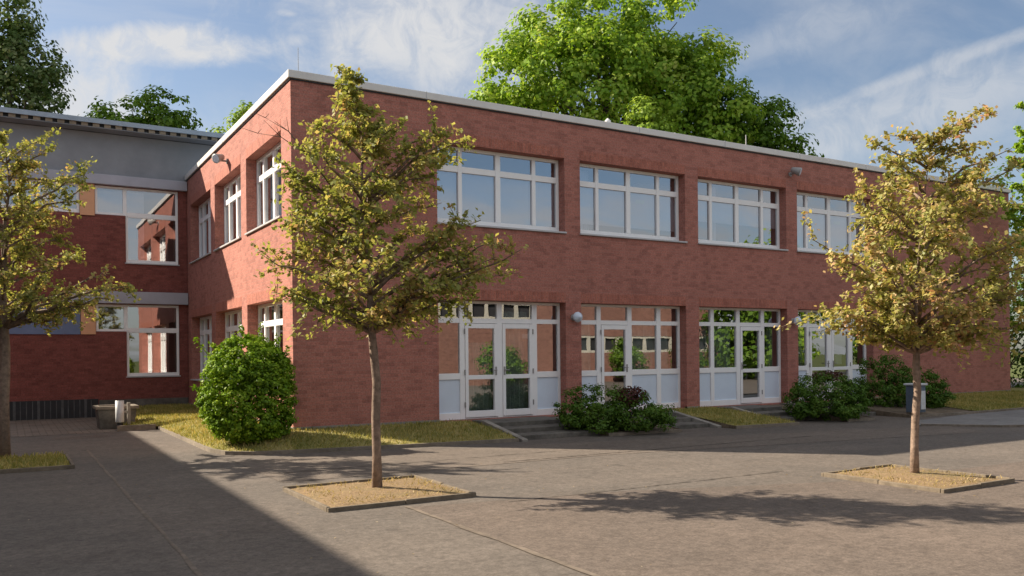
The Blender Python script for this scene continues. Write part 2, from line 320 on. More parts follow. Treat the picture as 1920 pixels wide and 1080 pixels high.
L_PALE = leaf_mat('leaf_pale_green', [(0.0, (0.130, 0.224, 0.023)), (0.5, (0.221, 0.336, 0.036)), (1.0, (0.338, 0.434, 0.081))], 0.42, 0.4)
L_BUSH = leaf_mat('leaf_hedge', [(0.0, (0.06, 0.13, 0.006)), (0.45, (0.15, 0.27, 0.012)), (0.8, (0.27, 0.39, 0.022)), (1.0, (0.34, 0.44, 0.05))], 0.26, 2.0)
L_DARK = leaf_mat('leaf_dark_shrub', [(0.0, (0.04, 0.095, 0.012)), (0.5, (0.08, 0.165, 0.018)), (1.0, (0.15, 0.24, 0.035))], 0.25, 2.0)
L_RED = leaf_mat('leaf_purple_shrub', [(0.0, (0.05, 0.018, 0.018)), (0.5, (0.09, 0.03, 0.028)), (1.0, (0.12, 0.06, 0.03))], 0.25, 2.0)
L_GRASS = leaf_mat('grass_blade', [(0.0, (0.138, 0.171, 0.034)), (0.4, (0.263, 0.256, 0.063)), (0.75, (0.475, 0.390, 0.138)), (1.0, (0.620, 0.488, 0.218))], 0.3, 0.9)
L_DRY = leaf_mat('dry_grass_blade', [(0.0, (0.14, 0.14, 0.045)), (0.5, (0.396, 0.300, 0.110)), (1.0, (0.480, 0.360, 0.160))], 0.3, 1.0)
L_LITTER = leaf_mat('fallen_leaf', [(0.0, (0.12, 0.08, 0.05)), (0.5, (0.22, 0.16, 0.08)), (1.0, (0.38, 0.33, 0.25))], 0.1, 1.0)

# ------------------------------------------------------------------ ground
Z0 = -0.32
mb = MB(); mb.quad((-500, -500, Z0 - 0.06), (500, -500, Z0 - 0.06), (500, 500, Z0 - 0.06), (-500, 500, Z0 - 0.06)); struct(mb.build('ground', MEADOW))
mb = MB(); mb.quad((-14, -32, Z0), (62, -32, Z0), (62, 12.5, Z0), (-14, 12.5, Z0)); struct(mb.build('asphalt_yard', ASPH))
def strip(name, pts, material, z):
    mb = MB(); mb.add([(x, y, z) for x, y in pts], [tuple(range(len(pts)))]); return struct(mb.build(name, material))
def ragged(x0, x1, y0, y1, amp=0.02, n=40, vert=True):
    a, b = [], []
    for i in range(n + 1):
        t = y0 + (y1 - y0) * i / n; j1, j2 = random.uniform(-amp, amp), random.uniform(-amp, amp)
        a.append((x0 + j1, t) if vert else (t, x0 + j1)); b.append((x1 + j2, t) if vert else (t, x1 + j2))
    return a + b[::-1] if not vert else b[::-1] + a
def ribbon(name, r, material, z):
    n = len(r) // 2; mb = MB(); a = r[:n]; b = r[n:][::-1]
    mb.add([(x, y, z) for x, y in a + b], [(i, i + 1, n + i + 1, n + i) for i in range(n - 1)])
    return struct(mb.build(name, material))
strip('asphalt_patch', [(-0.98, -16.5), (14, -16.5), (14, -9.9), (5.0, -9.6), (1.9, -8.5), (-0.98, -8.0)], ASPH2, Z0 + 0.004)
strip('asphalt_path', [(-1.7, -5.2), (-1.7, -2.2), (6, -3.4), (14, -5.2), (13.2, -6.6), (4, -5.2)], ASPHL, Z0 + 0.004)
ribbon('asphalt_seam', ragged(-1.035, -0.975, -16, -7.95, 0.016, 34), SEAM, Z0 + 0.008)
ribbon('asphalt_seam', ragged(-3.70, -3.66, -16, 1.5, 0.012, 50), SEAM, Z0 + 0.004)
ribbon('asphalt_crack', ragged(-8.36, -8.34, 0.15, 4.9, 0.012, 50, False), SEAMD, Z0 + 0.010)
ribbon('asphalt_crack', ragged(-5.06, -5.03, 2.0, 9.5, 0.015, 60, False), SEAMD, Z0 + 0.010)
ribbon('asphalt_crack', ragged(-4.22, -4.2, -1.6, 6.5, 0.015, 60, False), SEAMD, Z0 + 0.012)
strip('block_paving', [(-11, 5.4), (-2.62, 5.4), (-2.62, 11.45), (-11, 11.45)], PAVE, Z0 + 0.006)
strip('asphalt_patch', [(-4.2, 4.1), (-3.0, 4.15), (-3.05, 4.75), (-4.1, 4.8)], ASPH2, Z0 + 0.005)
# pale concrete path at the far right
strip('concrete_path', [(14.4, -4.0), (17.8, -3.45), (21.5, -3.3), (45, -3.6), (45, -9), (17.5, -7.4), (14.6, -6.1), (13.5, -4.8)], PATHM, Z0 + 0.014)

def kerb_y(x): return float(np.interp(x, [0, 1.5, 3.6, 5.3, 7.2, 8.5, 11.5, 14.4, 17.5, 21, 45], [-1.76, -1.98, -2.28, -2.45, -2.57, -2.75, -3.0, -3.12, -3.35, -3.3, -3.4]))
def loft(mb, outer, inner, zo, zi, n=6):
    for i in range(len(outer) - 1):
        for k in range(n):
            a, b = k / n, (k + 1) / n
            def P(j, t):
                s = math.sin(t * math.pi) * 0.035
                return (inner[j][0] + (outer[j][0] - inner[j][0]) * t, inner[j][1] + (outer[j][1] - inner[j][1]) * t, zi + (zo - zi) * t + s + max(0, (outer[j][1] - 5) * .028 * t if outer[j][0] < -1 else 0))
            p = [P(i, a), P(i, b), P(i + 1, b), P(i + 1, a)]
            if (Vector(p[0]) - Vector(p[3])).length < 1e-5: mb.add(p[:3], [(0, 1, 2)])
            else: mb.quad(*p)
outA = [(-2.6, 11.4), (-2.6, 8.5), (-2.6, 5.72), (-1.74, 5.62), (-1.74, 3), (-1.74, 1), (-1.74, 0.0), (-1.72, -0.6), (-1.58, -1.15), (-1.2, -1.5), (-0.6, -1.68), (0.0, -1.76)]
inA = [(-0.02, 11.4), (-0.02, 8.5), (-0.02, 5.72), (-0.02, 5.62), (-0.02, 3), (-0.02, 1), (-0.02, 0.0)] + [(-0.02, -0.02)] * 5
for x in (1, 2, 3, 3.95): outA.append((x, kerb_y(x))); inA.append((x, -0.02))
seg = [(outA, inA)]
for x0, x1 in ((9.55, 11.5), (18.4, 26.2)):
    xs = np.linspace(x0, x1, 8); seg.append(([(x, kerb_y(x)) for x in xs], [(x, -0.02) for x in xs]))
seg.append(([(26.2, kerb_y(26.2)), (34, -3.4), (45, -3.4)], [(26.2, 1.5), (34, 1.5), (45, 1.5)]))
mb = MB()
for o_, i_ in seg: loft(mb, o_, i_, -0.262, -0.03)
struct(mb.build('grass_verge', TURF, smooth=True))
mb = MB()
xs1 = np.linspace(6.1, 8.0, 5); loft(mb, [(x, kerb_y(x)) for x in xs1], [(x, -0.02) for x in xs1], -0.275, -0.05)
xs1 = np.linspace(13.2, 14.2, 4); loft(mb, [(x, kerb_y(x)) for x in xs1], [(x, -0.02) for x in xs1], -0.275, -0.05)
xs1 = np.linspace(15.6, 18.4, 6); loft(mb, [(x, kerb_y(x)) for x in xs1], [(x, -0.02) for x in xs1], -0.275, -0.05)
struct(mb.build('planting_bed', SOIL, smooth=True))
beds = [([(a, kerb_y(a)), (b, kerb_y(b))], [(a, -.02), (b, -.02)]) for a, b in ((6.1, 8.0), (13.2, 14.2), (15.6, 18.4))]
def skirt(o_, i_):
    mb = MB(); zb = Z0 - .05
    for j in (0, -1):
        a, b = o_[j], i_[j]; mb.quad((a[0], a[1], zb), (b[0], b[1], zb), (b[0], b[1], -.03), (a[0], a[1], -.25))
    return mb
for o_, i_ in seg + beds: struct(skirt(o_, i_).build('verge_side', SOIL))
def kerb(name, pts, w=0.07, z1=-0.252, material=KERBM):
    mb = MB(); n = len(pts); L_, R_ = [], []
    for i, p in enumerate(pts):
        t = Vector(pts[min(i + 1, n - 1)]) - Vector(pts[max(i - 1, 0)]); t.normalize(); nrm = Vector((-t.y, t.x))
        L_.append(Vector(p) - nrm * w / 2); R_.append(Vector(p) + nrm * w / 2)
    vs = [(q.x, q.y, z) for z in (Z0 - 0.05, z1) for q in L_] + [(q.x, q.y, z) for z in (Z0 - 0.05, z1) for q in R_]; fs = []
    for i in range(n - 1):
        fs += [(i, i + 1, n + i + 1, n + i), (2 * n + i + 1, 2 * n + i, 3 * n + i, 3 * n + i + 1), (n + i, n + i + 1, 3 * n + i + 1, 3 * n + i)]
    fs += [(0, n, 3 * n, 2 * n), (n - 1, 3 * n - 1, 4 * n - 1, 2 * n - 1)]
    mb.add(vs, fs); return struct(mb.build(name, material))
kerb('kerb', outA[3:]); kerb('kerb', [(-2.7, 5.66), (-1.83, 5.66)], 0.12, -0.19)
kerb('kerb', [(x, kerb_y(x)) for x in np.linspace(9.55, 11.5, 6)]); kerb('kerb', [(x, kerb_y(x)) for x in np.linspace(18.3, 45, 12)])
for xa, xb in ((6.1, 8.0), (13.2, 14.2), (15.6, 18.3)): kerb('kerb', [(x, kerb_y(x)) for x in np.linspace(xa, xb, 4)])
kerb('kerb', [(13.55, -4.85), (14.6, -6.15), (17.5, -7.45), (30, -8.5)], 0.1, -0.27)

# ------------------------------------------------------------------ main building
def wall(mb, axis, at, sgn, u0, u1, z0, z1, ops, thick=0.36):
    """brick wall in the plane axis=at, facing sgn, with openings (ua,ub,za,zb)"""
    us = sorted({u0, u1, *[o[0] for o in ops], *[o[1] for o in ops]}); zs = sorted({z0, z1, *[o[2] for o in ops], *[o[3] for o in ops]})
    us = [u for u in us if u0 <= u <= u1]; zs = [z for z in zs if z0 <= z <= z1]; back = at - sgn * thick
    P = (lambda u, d, z: (u, d, z)) if axis == 'y' else (lambda u, d, z: (d, u, z))
    def op(i, j):
        if i < 0 or j < 0 or i >= len(us) - 1 or j >= len(zs) - 1: return None
        u, z = (us[i] + us[i + 1]) / 2, (zs[j] + zs[j + 1]) / 2
        return any(a < u < b and c < z < d for a, b, c, d in ops)
    for i in range(len(us) - 1):
        for j in range(len(zs) - 1):
            a, b, c, d = us[i], us[i + 1], zs[j], zs[j + 1]
            if not op(i, j):
                mb.quad(P(a, at, c), P(b, at, c), P(b, at, d), P(a, at, d)); mb.quad(P(a, back, c), P(b, back, c), P(b, back, d), P(a, back, d))
            else:
                if op(i - 1, j) is False: mb.quad(P(a, at, c), P(a, back, c), P(a, back, d), P(a, at, d))
                if op(i + 1, j) is False: mb.quad(P(b, at, c), P(b, back, c), P(b, back, d), P(b, at, d))
                if op(i, j - 1) is False: mb.quad(P(a, at, c), P(b, at, c), P(b, back, c), P(a, back, c))
                if op(i, j + 1) is False: mb.quad(P(a, at, d), P(b, at, d), P(b, back, d), P(a, back, d))
H1, H2, H3, HR = 2.72, 4.40, 6.25, 7.30
BX = [3.29, 7.20, 11.11, 15.02]; BWID = 3.45
BY = [0.72, 4.31, 7.90]; SWID = 3.05
LEN, DEP = 26.2, 15.0
school = thing('school_building', (0, 0, 0), 'two-storey red brick school block with a pale roof edge, filling the middle', 'building')
mb = MB()
opsL = [(x, x + BWID, H2, H3) for x in BX] + [(x, x + BWID, -0.03, H1) for x in BX]
wall(mb, 'y', 0, -1, 0, LEN, -0.4, HR - 0.02, opsL)
opsS = [(y, y + SWID, H2, H3) for y in BY] + [(y, y + SWID, 0.75, H1) for y in BY]
wall(mb, 'x', 0, -1, 0, DEP, -0.4, HR - 0.02, opsS)
mb.quad((LEN, 0, -0.4), (LEN, DEP, -0.4), (LEN, DEP, HR - .02), (LEN, 0, HR - .02)); mb.quad((0, DEP, -0.4), (LEN, DEP, -0.4), (LEN, DEP, HR - .02), (0, DEP, HR - .02))
mb.build('wall', BRICK, school)
# soldier courses over and beside the openings, a little proud of the wall
for h in (H3, H1):
    for x in BX: mb = MB(); mb.box(x, x + BWID, -0.004, 0.05, h + 0.001, h + 0.24); mb.build('lintel', SOLD, school)
    for y in BY: mb = MB(); mb.box(-0.004, 0.05, y, y + SWID, h + 0.001, h + 0.24); mb.build('lintel', SOLD, school)
mb = MB()
ex = [0] + [v for x in BX for v in (x, x + BWID)] + [LEN]
for a, b in zip(ex[::2], ex[1::2]): mb = MB(); mb.box(a - (0.012 if a == 0 else 0), b, -0.012, 0.1, -0.4, 0.02); mb.build('plinth', CONC, school)
mb = MB(); mb.box(-0.012, 0.1, 0.1, DEP, -0.4, 0.02); mb.build('plinth', CONC, school)
# roof: metal edge with a dark shadow strip under it
mb = MB(); o = 0.06
mb.box(-o, LEN + o, -o, 0.36, HR - 0.16, HR); mb.box(-o, 0.36, 0.36, DEP, HR - 0.16, HR); mb.box(LEN - 0.36, LEN + o, 0.36, DEP, HR - 0.16, HR)
mb.build('roof_edge', FASC, school, bevel=0.012)
for k in range(1, 9): mb = MB(); x = 3.02 * k; mb.box(x - .012, x + .012, -o - .004, .3, HR - .165, HR + .004); mb.build('coping_joint', SILL, school)
for k in range(1, 4): mb = MB(); y = 3.02 * k; mb.box(-o - .004, .3, y - .012, y + .012, HR - .165, HR + .004); mb.build('coping_joint', SILL, school)
mb = MB(); mb.box(-0.025, LEN, -0.025, 0.2, HR - 0.19, HR - 0.162); mb.box(-0.025, 0.2, 0.2, DEP, HR - 0.19, HR - 0.162); mb.build('shadow_line_strip', DARK, school)  # dark strip painting the shadow line below the roof edge
mb = MB(); mb.box(0.36, LEN - 0.36, 0.36, DEP, HR - 0.3, HR - 0.1); mb.build('roof', ROOFM, school)
mb = MB()
for d in (0.37,): mb.box(d, LEN - .1, d, 6.2, 3.3, 3.62); mb.box(d, 4.2, 6.2, DEP - .1, 3.3, 3.62)
mb.box(.37, LEN - .1, .37, DEP - .1, -0.06, -0.035); mb.build('interior_floor', INFLOOR, school)
mb = MB(); mb.box(4.3, LEN - .1, 6.2, 6.3, 0, 6.98); mb.box(4.2, 4.3, 6.2, DEP - .1, 0, 6.98); mb.box(.37, LEN - .1, .37, DEP - .1, 6.95, 6.99)
for x in (7.0, 14.8, 18.7): mb.box(x - 0.05, x + 0.05, 0.4, 6.2, 0, 3.3); mb.box(x - 0.05, x + 0.05, 0.4, 6.2, 3.62, 6.95)
mb.build('interior_wall', INWALL, school)
for x in (5.0, 9.4, 13.2, 16.9):
    for yy in (2.0, 4.2):
        for z in (6.86, 3.2): mb = MB(); mb.box(x - 0.7, x + 0.7, yy, yy + 0.25, z, z + .08); mb.build('ceiling_light', WHITE, school)

RC = 0.25   # recess of the frames behind the brick face
def put(axis):   # coordinates of (u along wall, depth behind face, z)
    return (lambda mb, u0, u1, d0, d1, z0, z1: mb.box(u0, u1, d0, d1, z0, z1)) if axis == 'y' else (lambda mb, u0, u1, d0, d1, z0, z1: mb.box(d0, d1, u0, u1, z0, z1))
def pane_quad(mb, axis, u0, u1, d, z0, z1):
    if axis == 'y': mb.quad((u0, d, z0), (u1, d, z0), (u1, d, z1), (u0, d, z1))
    else: mb.quad((d, u1, z0), (d, u0, z0), (d, u0, z1), (d, u1, z1))
def bars(mb, axis, u0, u1, z0, z1, mull, trans, d0=RC, d1=RC + 0.09, ow=0.075, both=True):
    """outer frame, mullions [(u,w)], transoms [(z,w)]"""
    b = put(axis)
    b(mb, u0, u0 + ow, d0, d1, z0, z1); b(mb, u1 - ow, u1, d0, d1, z0, z1)
    b(mb, u0 + ow, u1 - ow, d0, d1, z1 - ow, z1); b(mb, u0 + ow, u1 - ow, d0, d1, z0, z0 + ow * 1.5)
    for u, w in mull: b(mb, u - w / 2, u + w / 2, d0 - 0.004, d1 - 0.004, z0 + ow * 1.5, z1 - ow)
    edges = [u0 + ow] + [e for u, w in mull for e in (u - w / 2, u + w / 2)] + [u1 - ow]
    for z, w in trans:
        for a, c in zip(edges[::2], edges[1::2]): b(mb, a, c, d0 + 0.002, d1 - 0.006, z - w / 2, z + w / 2)
def wavy(mb, x0, x1, y, z0, z1, n=60, amp=0.05):
    P = []
    for i in range(n + 1):
        x = x0 + (x1 - x0) * i / n; yy = y + amp * math.sin(i * 1.35) + 0.4 * amp * math.sin(i * 0.57 + 1); P.append((x, yy))
    k = len(mb.v)
    mb.add([(x, yy, z) for z in (z0, z1) for x, yy in P] + [(x, yy + .008, z) for z in (z0, z1) for x, yy in P],
           [(i, i + 1, n + 1 + i + 1, n + 1 + i) for i in range(n)] + [(2 * n + 2 + i + 1, 2 * n + 2 + i, 3 * n + 3 + i, 3 * n + 3 + i + 1) for i in range(n)])
def upper_window(axis, u0, wid, reverse=False, blind_h=(4.55, 5.7), zb=H2, zt=H3, ztr=5.74, blinds=True):
    fr = [0.205, 0.497, 0.788]; mull = [(u0 + f * wid, w) for f, w in zip(fr, (0.10, 0.135, 0.10))]
    mb = MB(); bars(mb, axis, u0 + 0.004, u0 + wid - 0.004, zb + 0.07, zt - 0.004, mull, [(ztr, 0.14)]); w = mb.build('window', WHITE, school, bevel=0.006)
    g = MB(); pane_quad(g, axis, u0 + 0.03, u0 + wid - 0.03, RC + 0.045, zb + 0.1, zt - 0.03); g.build('pane', GLASS, w)
    s = MB(); put(axis)(s, u0 - 0.02 if axis == 'y' else u0, u0 + wid + (0.03 if axis == 'y' else 0), -0.05, RC + 0.05, zb + 0.003, zb + 0.045); s.build('sill', SILL, w, bevel=0.006)
    if blinds:
        c = MB(); put(axis)(c, u0 + 0.06, u0 + wid - 0.06, RC + 0.12, RC + 0.126, *blind_h); c.build('blind', BLIND, w)
    return w
for i, x in enumerate(BX):
    w = upper_window('y', x, BWID, blind_h=[(4.55, 5.7), (4.75, 5.7), (5.1, 5.7), (4.62, 5.7)][i])
    for a, b in ([], [(0.1, .66)], [(0.08, .5), (.9, 1.2)], [(.1, .6), (2.9, 3.2)])[i]: c = MB(); wavy(c, x + a, x + b, RC + .3, 4.5, 6.15, 16, .03); c.build('curtain', BLIND, w)
    if i in (1, 3): c = MB(); c.box(x + 2.0, x + 2.3, RC + .05, RC + .052, 5.4, 5.5); c.build('notice', PAPER, w)
for y in BY:
    upper_window('x', y, SWID, blinds=False); upper_window('x', y, SWID, zb=0.75, zt=H1, ztr=2.24, blinds=False)

def entrance(x0, kinds, curtain=None, note=None):
    """four bays: 's' fixed light over a panel, 'd' glazed door leaf"""
    cuts = [0.07, 0.66, 0.79, 1.65, 1.79, 2.63, 2.77, 3.38]
    z0, z1 = -0.025, H1 - 0.004; ow = 0.06; d0, d1 = RC, RC + 0.09
    mb = MB(); xs = [x0 + 0.004] + [x0 + c for c in cuts] + [x0 + BWID - 0.004]
    bay = [(xs[1 + 2 * i], xs[2 + 2 * i]) for i in range(4)]
    for a, b in ((xs[0], xs[1]), (xs[2], xs[3]), (xs[4], xs[5]), (xs[6], xs[7]), (xs[8], xs[9])): mb.box(a, b, d0, d1, z0, z1)
    for i, (a, b) in enumerate(bay):
        mb.box(a, b, d0 + .003, d1 - .003, z1 - ow, z1); mb.box(a, b, d0 + .003, d1 - .003, 2.20, 2.31)
        if kinds[i] == 's':
            mb.box(a, b, d0 + .003, d1 - .003, 0.90, 1.04); mb.box(a, b, d0 + .003, d1 - .003, z0, 0.13)
        else: mb.box(a, b, d0 + .01, d1 - .003, z0, 0.0)
    e = mb.build('entrance_glazing', WHITE, school, bevel=0.005)
    g = MB()
    for i, (a, b) in enumerate(bay):
        pane_quad(g, 'y', a - .01, b + .01, d0 + .045, 2.3, z1 - .03)
        if kinds[i] == 's':
            pane_quad(g, 'y', a - .01, b + .01, d0 + .045, 1.02, 2.22); pn = MB(); pn.box(a, b, d0 + .035, d0 + .07, 0.13, 0.90); pn.build('panel', PANEL, e)
        else:
            t = 0.085; dl = MB(); q0, q1 = d0 - 0.018, d1 - 0.02
            dl.box(a + .006, a + t, q0, q1, 0.012, 2.19); dl.box(b - t, b - .006, q0, q1, 0.012, 2.19)
            for za, zb in ((0.012, 0.16), (0.89, 0.99), (2.08, 2.19)): dl.box(a + t, b - t, q0, q1, za, zb)
            dr = dl.build('door', WHITE, e, bevel=0.005)
            pane_quad(g, 'y', a + t - .01, b - t + .01, d0 + .03, 0.15, 0.9); pane_quad(g, 'y', a + t - .01, b - t + .01, d0 + .03, 0.98, 2.1)
            h = MB(); hx = b - 0.045 if i == 1 else a + 0.045
            h.box(hx - .02, hx + .02, q0 - .012, q0 - .001, 0.98, 1.18); h.tube([(hx, q0 - .012, 1.1), (hx, q0 - .05, 1.1), (hx + (-.11 if i == 1 else .11), q0 - .05, 1.1)], [.011] * 3, 8); h.build('handle', LAMPH, e)
            hx = a - .01 if i == 1 else b + .01
            for z in (0.25, 1.0, 1.95): hg = MB(); hg.lathe((hx, q0 - .003, z), [(.016, 0), (.016, .12)], 8); hg.build('hinge', LAMPH, e)
    g.build('pane', GLASS, e)
    if curtain:
        for a, b, za, zb in curtain: c = MB(); wavy(c, x0 + a, x0 + b, RC + 0.22, za, zb, int(30 * (b - a)) + 4); c.build('curtain', CURT, e)
    if note:
        c = MB(); a, b, za, zb = note; c.box(x0 + a, x0 + b, d0 + .052, d0 + .054, za, zb); c.build('notice', PAPER, e)
    return e
entrance(BX[0], 'sdds', [(0.85, 1.6, 0.05, 1.75), (1.85, 2.6, 0.02, 2.5)], (2.38, 2.55, 1.84, 1.96))
entrance(BX[1], 'sdss', [(0.05, 0.62, 0.05, 2.2), (1.8, 2.75, 0.9, 2.2), (2.8, 3.2, 0.9, 2.2)])
entrance(BX[2], 'ssds', [(0.1, 1.6, 0.05, 2.2), (3.1, 3.35, 0.9, 2.2)])
entrance(BX[3], 'sdds', [(0.1, 0.8, 0.05, 2.4)], (2.0, 2.32, 1.08, 1.36))

# things on the main building's roof and walls
def vent(x, y, h, r, label, cat='roof vent', cap=True):
    t = thing('roof_vent', (x, y, HR - 0.1), label, cat); mb = MB(); mb.lathe((x, y, HR - 0.1), [(r * 1.6, 0), (r * 1.6, .04), (r, .05), (r, h)], 12); mb.build('pipe', FASC, t)
    if cap: mb = MB(); mb.lathe((x, y, HR - 0.1), [(r * 1.7, h + .001), (r * 1.7, h + .05), (r * .4, h + .12)], 12); mb.build('cap', FASC, t)
vent(9.0, 1.2, 0.5, 0.05, 'taller capped vent pipe on the flat roof before the large tree')
vent(11.2, 1.0, 0.34, 0.06, 'low stubby vent pipe on the flat roof edge beside the thin rod')
t = thing('lightning_rod', (14.0, 1.0, HR - 0.1), 'thin bare rod on the roof edge in front of the large tree', 'rod'); mb = MB(); mb.lathe((14.0, 1.0, HR - 0.1), [(.09, 0), (.09, .06), (.022, .07), (.015, .75)], 8); mb.build('mast', LAMPH, t)
t = thing('lightning_rod', (0.5, 1.1, HR - 0.1), 'thin tall rod standing on the roof near the front corner', 'rod'); mb = MB(); mb.lathe((0.5, 1.1, HR - 0.1), [(.1, 0), (.1, .06), (.009, .07), (.005, 1.0)], 8); mb.build('mast', LAMPH, t)
def floodlight(p, nrm, label):
    t = thing('floodlight', p, label, 'floodlight', 'floodlights high on the brick walls'); n = Vector(nrm); s = Vector((-n.y, n.x, 0)); p = Vector(p)
    mb = MB(); mb.tube([p, p + n * 0.14, p + n * 0.2 + Vector((0, 0, .04))], [.025, .025, .02], 8); mb.tube([p - n * .0, p + n * .02], [.07, .07], 12); mb.build('bracket', LAMPH, t)
    c = p + n * 0.2 + Vector((0, 0, .07)); ax = (n * 0.75 + s * 0.55 + Vector((0, 0, -0.35))).normalized()
    mb = MB(); prof = [(-.14, .03), (-.12, .075), (-.02, .095), (.10, .12), (.15, .125)]
    mb.tube([c + ax * a for a, r in prof], [r for a, r in prof], 14); mb.build('housing', LAMPH, t, True)
    mb = MB(); mb.tube([c + ax * .151, c + ax * .157], [.108, .10], 14); mb.build('lens', GLOBE, t)
floodlight((0, 5.75, 6.6), (-1, 0, 0), 'grey floodlight on the sunlit short brick wall above the middle window')
floodlight((14.74, 0, 6.66), (0, -1, 0), 'grey floodlight on the long brick wall above the pier between the right windows')
def globe(x, label):
    z = 2.36; t = thing('globe_lamp', (x, 0, z), label, 'wall lamp', 'globe lamps on the brick piers')
    mb = MB(); mb.tube([(x, 0, z), (x, -.03, z), (x, -.06, z)], [.085, .085, .06], 16); mb.build('base', LAMPH, t)
    mb = MB(); mb.tube([(x, -.06 - .26 * i / 10, z) for i in range(11)], [max(.005, .13 * math.sin(math.pi * min(1, (i + .9) / 10.9))) for i in range(11)], 18); mb.build('globe', GLOBE, t, True)
globe(6.97, 'frosted globe lamp on the pier between the double-door bay and the bush-screened bay')
globe(14.79, 'frosted globe lamp on the pier nearest the golden right-hand tree')

# ------------------------------------------------------------------ courtyard wing at the back left
YW = 11.5
wing = thing('school_wing', (0, YW, Z0), 'shade-darkened red brick wing with grey cladding and blue-grey roof at the left', 'building')
WX = -5.55
opsW = [(-2.66, -0.27, 5.87, 6.76), (-1.81, -0.27, 4.42, 5.87), (-5.3, -3.07, 5.87, 6.76), (-2.66, -0.27, 2.29, 3.13), (-1.81, -0.27, 0.90, 2.29)]
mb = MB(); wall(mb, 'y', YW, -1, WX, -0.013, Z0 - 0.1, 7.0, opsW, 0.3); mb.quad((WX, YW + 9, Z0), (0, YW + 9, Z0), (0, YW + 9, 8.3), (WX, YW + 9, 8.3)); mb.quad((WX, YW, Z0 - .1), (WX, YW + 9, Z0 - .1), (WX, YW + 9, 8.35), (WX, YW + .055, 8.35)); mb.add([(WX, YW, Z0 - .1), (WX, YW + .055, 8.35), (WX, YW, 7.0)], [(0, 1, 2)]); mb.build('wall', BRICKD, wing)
mb = MB(); mb.box(WX, -0.0, YW + 0.06, YW + 0.3, 7.003, 8.36); mb.box(0.0, 0.95, YW + 0.06, YW + 9, 7.31, 8.36); mb.build('cladding', CLAD, wing)

mb = MB(); mb.box(WX - .1, 1.05, YW - 0.55, YW + 9.2, 8.52, 8.60); mb.build('roof', ROOFM, wing)
mb = MB(); mb.box(WX - .1, 1.06, YW - 0.60, YW - 0.55, 8.49, 8.63); mb.build('eave_trim', ROOFM, wing)
RIBM = rough_mat('rib_timber', (0.30, 0.25, 0.19), 0.2, 5)
for k in range(21): x = 0.85 - k * 0.31; mb = MB(); mb.box(x - .18, x, YW - 0.52, YW - 0.46, 8.40, 8.519); mb.build('roof_rib', RIBM, wing)
mb = MB(); mb.box(WX, 1.0, YW - 0.455, YW + 0.4, 8.40, 8.515); mb.build('eave_hollow_shade', DARK, wing); mb = MB(); mb.box(WX, 1.0, YW - 0.5, YW + 0.055, 8.375, 8.398); mb.build('soffit', CLAD, wing)  # dark box paints the shaded hollows between the ribs; soffit below it
mb = MB(); mb.box(WX, -0.02, YW - 0.16, YW + 0.1, 6.77, 7.07); mb.build('sunshade_box', BAND, wing, bevel=0.01)
mb = MB(); mb.box(-3.4, -0.02, YW - 0.16, YW + 0.02, 3.15, 3.52); mb.build('sunshade_box', BAND, wing, bevel=0.01)
mb = MB(); mb.box(WX, -3.09, YW - 0.03, YW - 0.002, 2.2, 3.0); mb.build('blue_panel', BLUEP, wing)
for z0_, z1_ in ((5.81, 6.768), (2.2, 3.1)):
    mb = MB(); mb.box(-3.075, -2.67, YW - 0.035, YW + 0.05, z0_, z1_); mb.build('orange_panel', ORANGE, wing, bevel=0.005)
wrc = YW + 0.05
def wing_window(zt, zm, zb, strips):
    d0, d1 = wrc, wrc + .08; mb = MB(); f = .07
    mb.box(-2.655, -2.655 + f, d0, d1, zm, zt); mb.box(-0.275 - f, -0.275, d0, d1, zb, zt); mb.box(-1.88, -1.77, d0, d1, zm, zt - f)
    mb.box(-2.655 + f, -0.275 - f, d0, d1, zt - f, zt); mb.box(-2.655 + f, -1.88, d0, d1, zm, zm + f); mb.box(-1.77, -0.275 - f, d0, d1, zm - .04, zm + .11)
    mb.box(-1.805, -1.805 + f, d0, d1, zb, zm - .002); mb.box(-1.805 + f, -0.275 - f, d0, d1, zb, zb + .1)
    w = mb.build('window', WHITE, wing, bevel=0.005); g = MB(); pane_quad(g, 'y', -2.62, -.3, wrc + .04, zm + .03, zt - .03); pane_quad(g, 'y', -1.78, -.3, wrc + .04, zb + .05, zm); g.build('pane', GLASS, w)
    s = MB(); s.box(-1.84, -.25, YW - .04, wrc - .002, zb - .035, zb - .003); s.build('sill', SILL, w)
    if strips: c = MB(); c.box(-2.6, -1.25, wrc + .2, wrc + .21, zb + .1, zt - .1); c.build('blind', BLIND, w)
wing_window(6.755, 5.875, 4.425, True); wing_window(3.125, 2.295, 0.905, False)
mb = MB(); bars(mb, 'y', -5.295, -3.08, 5.875, 6.755, [(-3.98, .12), (-4.7, .1)], [], wrc, wrc + .08); w = mb.build('window', WHITE, wing); g = MB(); pane_quad(g, 'y', -5.25, -3.1, wrc + .04, 5.9, 6.72); g.build('pane', GLASS, w)
mb = MB(); mb.box(WX + .06, 0, YW + .3, YW + 9, 3.3, 3.6); mb.box(WX + .06, 0, YW + .3, YW + 9, Z0, Z0 + .2); mb.box(WX + .06, 0, YW + 5, YW + 5.1, Z0, 8); mb.box(WX + .06, 0, YW + .3, YW + 5, 6.9, 6.98); mb.box(-0.37, -.02, YW + .31, YW + 5, Z0, 6.9); mb.build('interior_wall', INWALL, wing)
mb = MB(); mb.box(-2.6, -0.02, YW - .04, YW - .002, Z0 - .1, 0.2); mb.build('plinth', CONCD, wing)
gr = MB(); gr.box(WX, -2.62, YW - .03, YW - .002, Z0 - .1, 0.24); pl = gr.build('cellar_panel', DARK, wing)
mb = MB()
for x in np.arange(WX + .1, -2.7, 0.62): mb.box(x - .035, x + .035, YW - .06, YW - .031, Z0, 0.24)
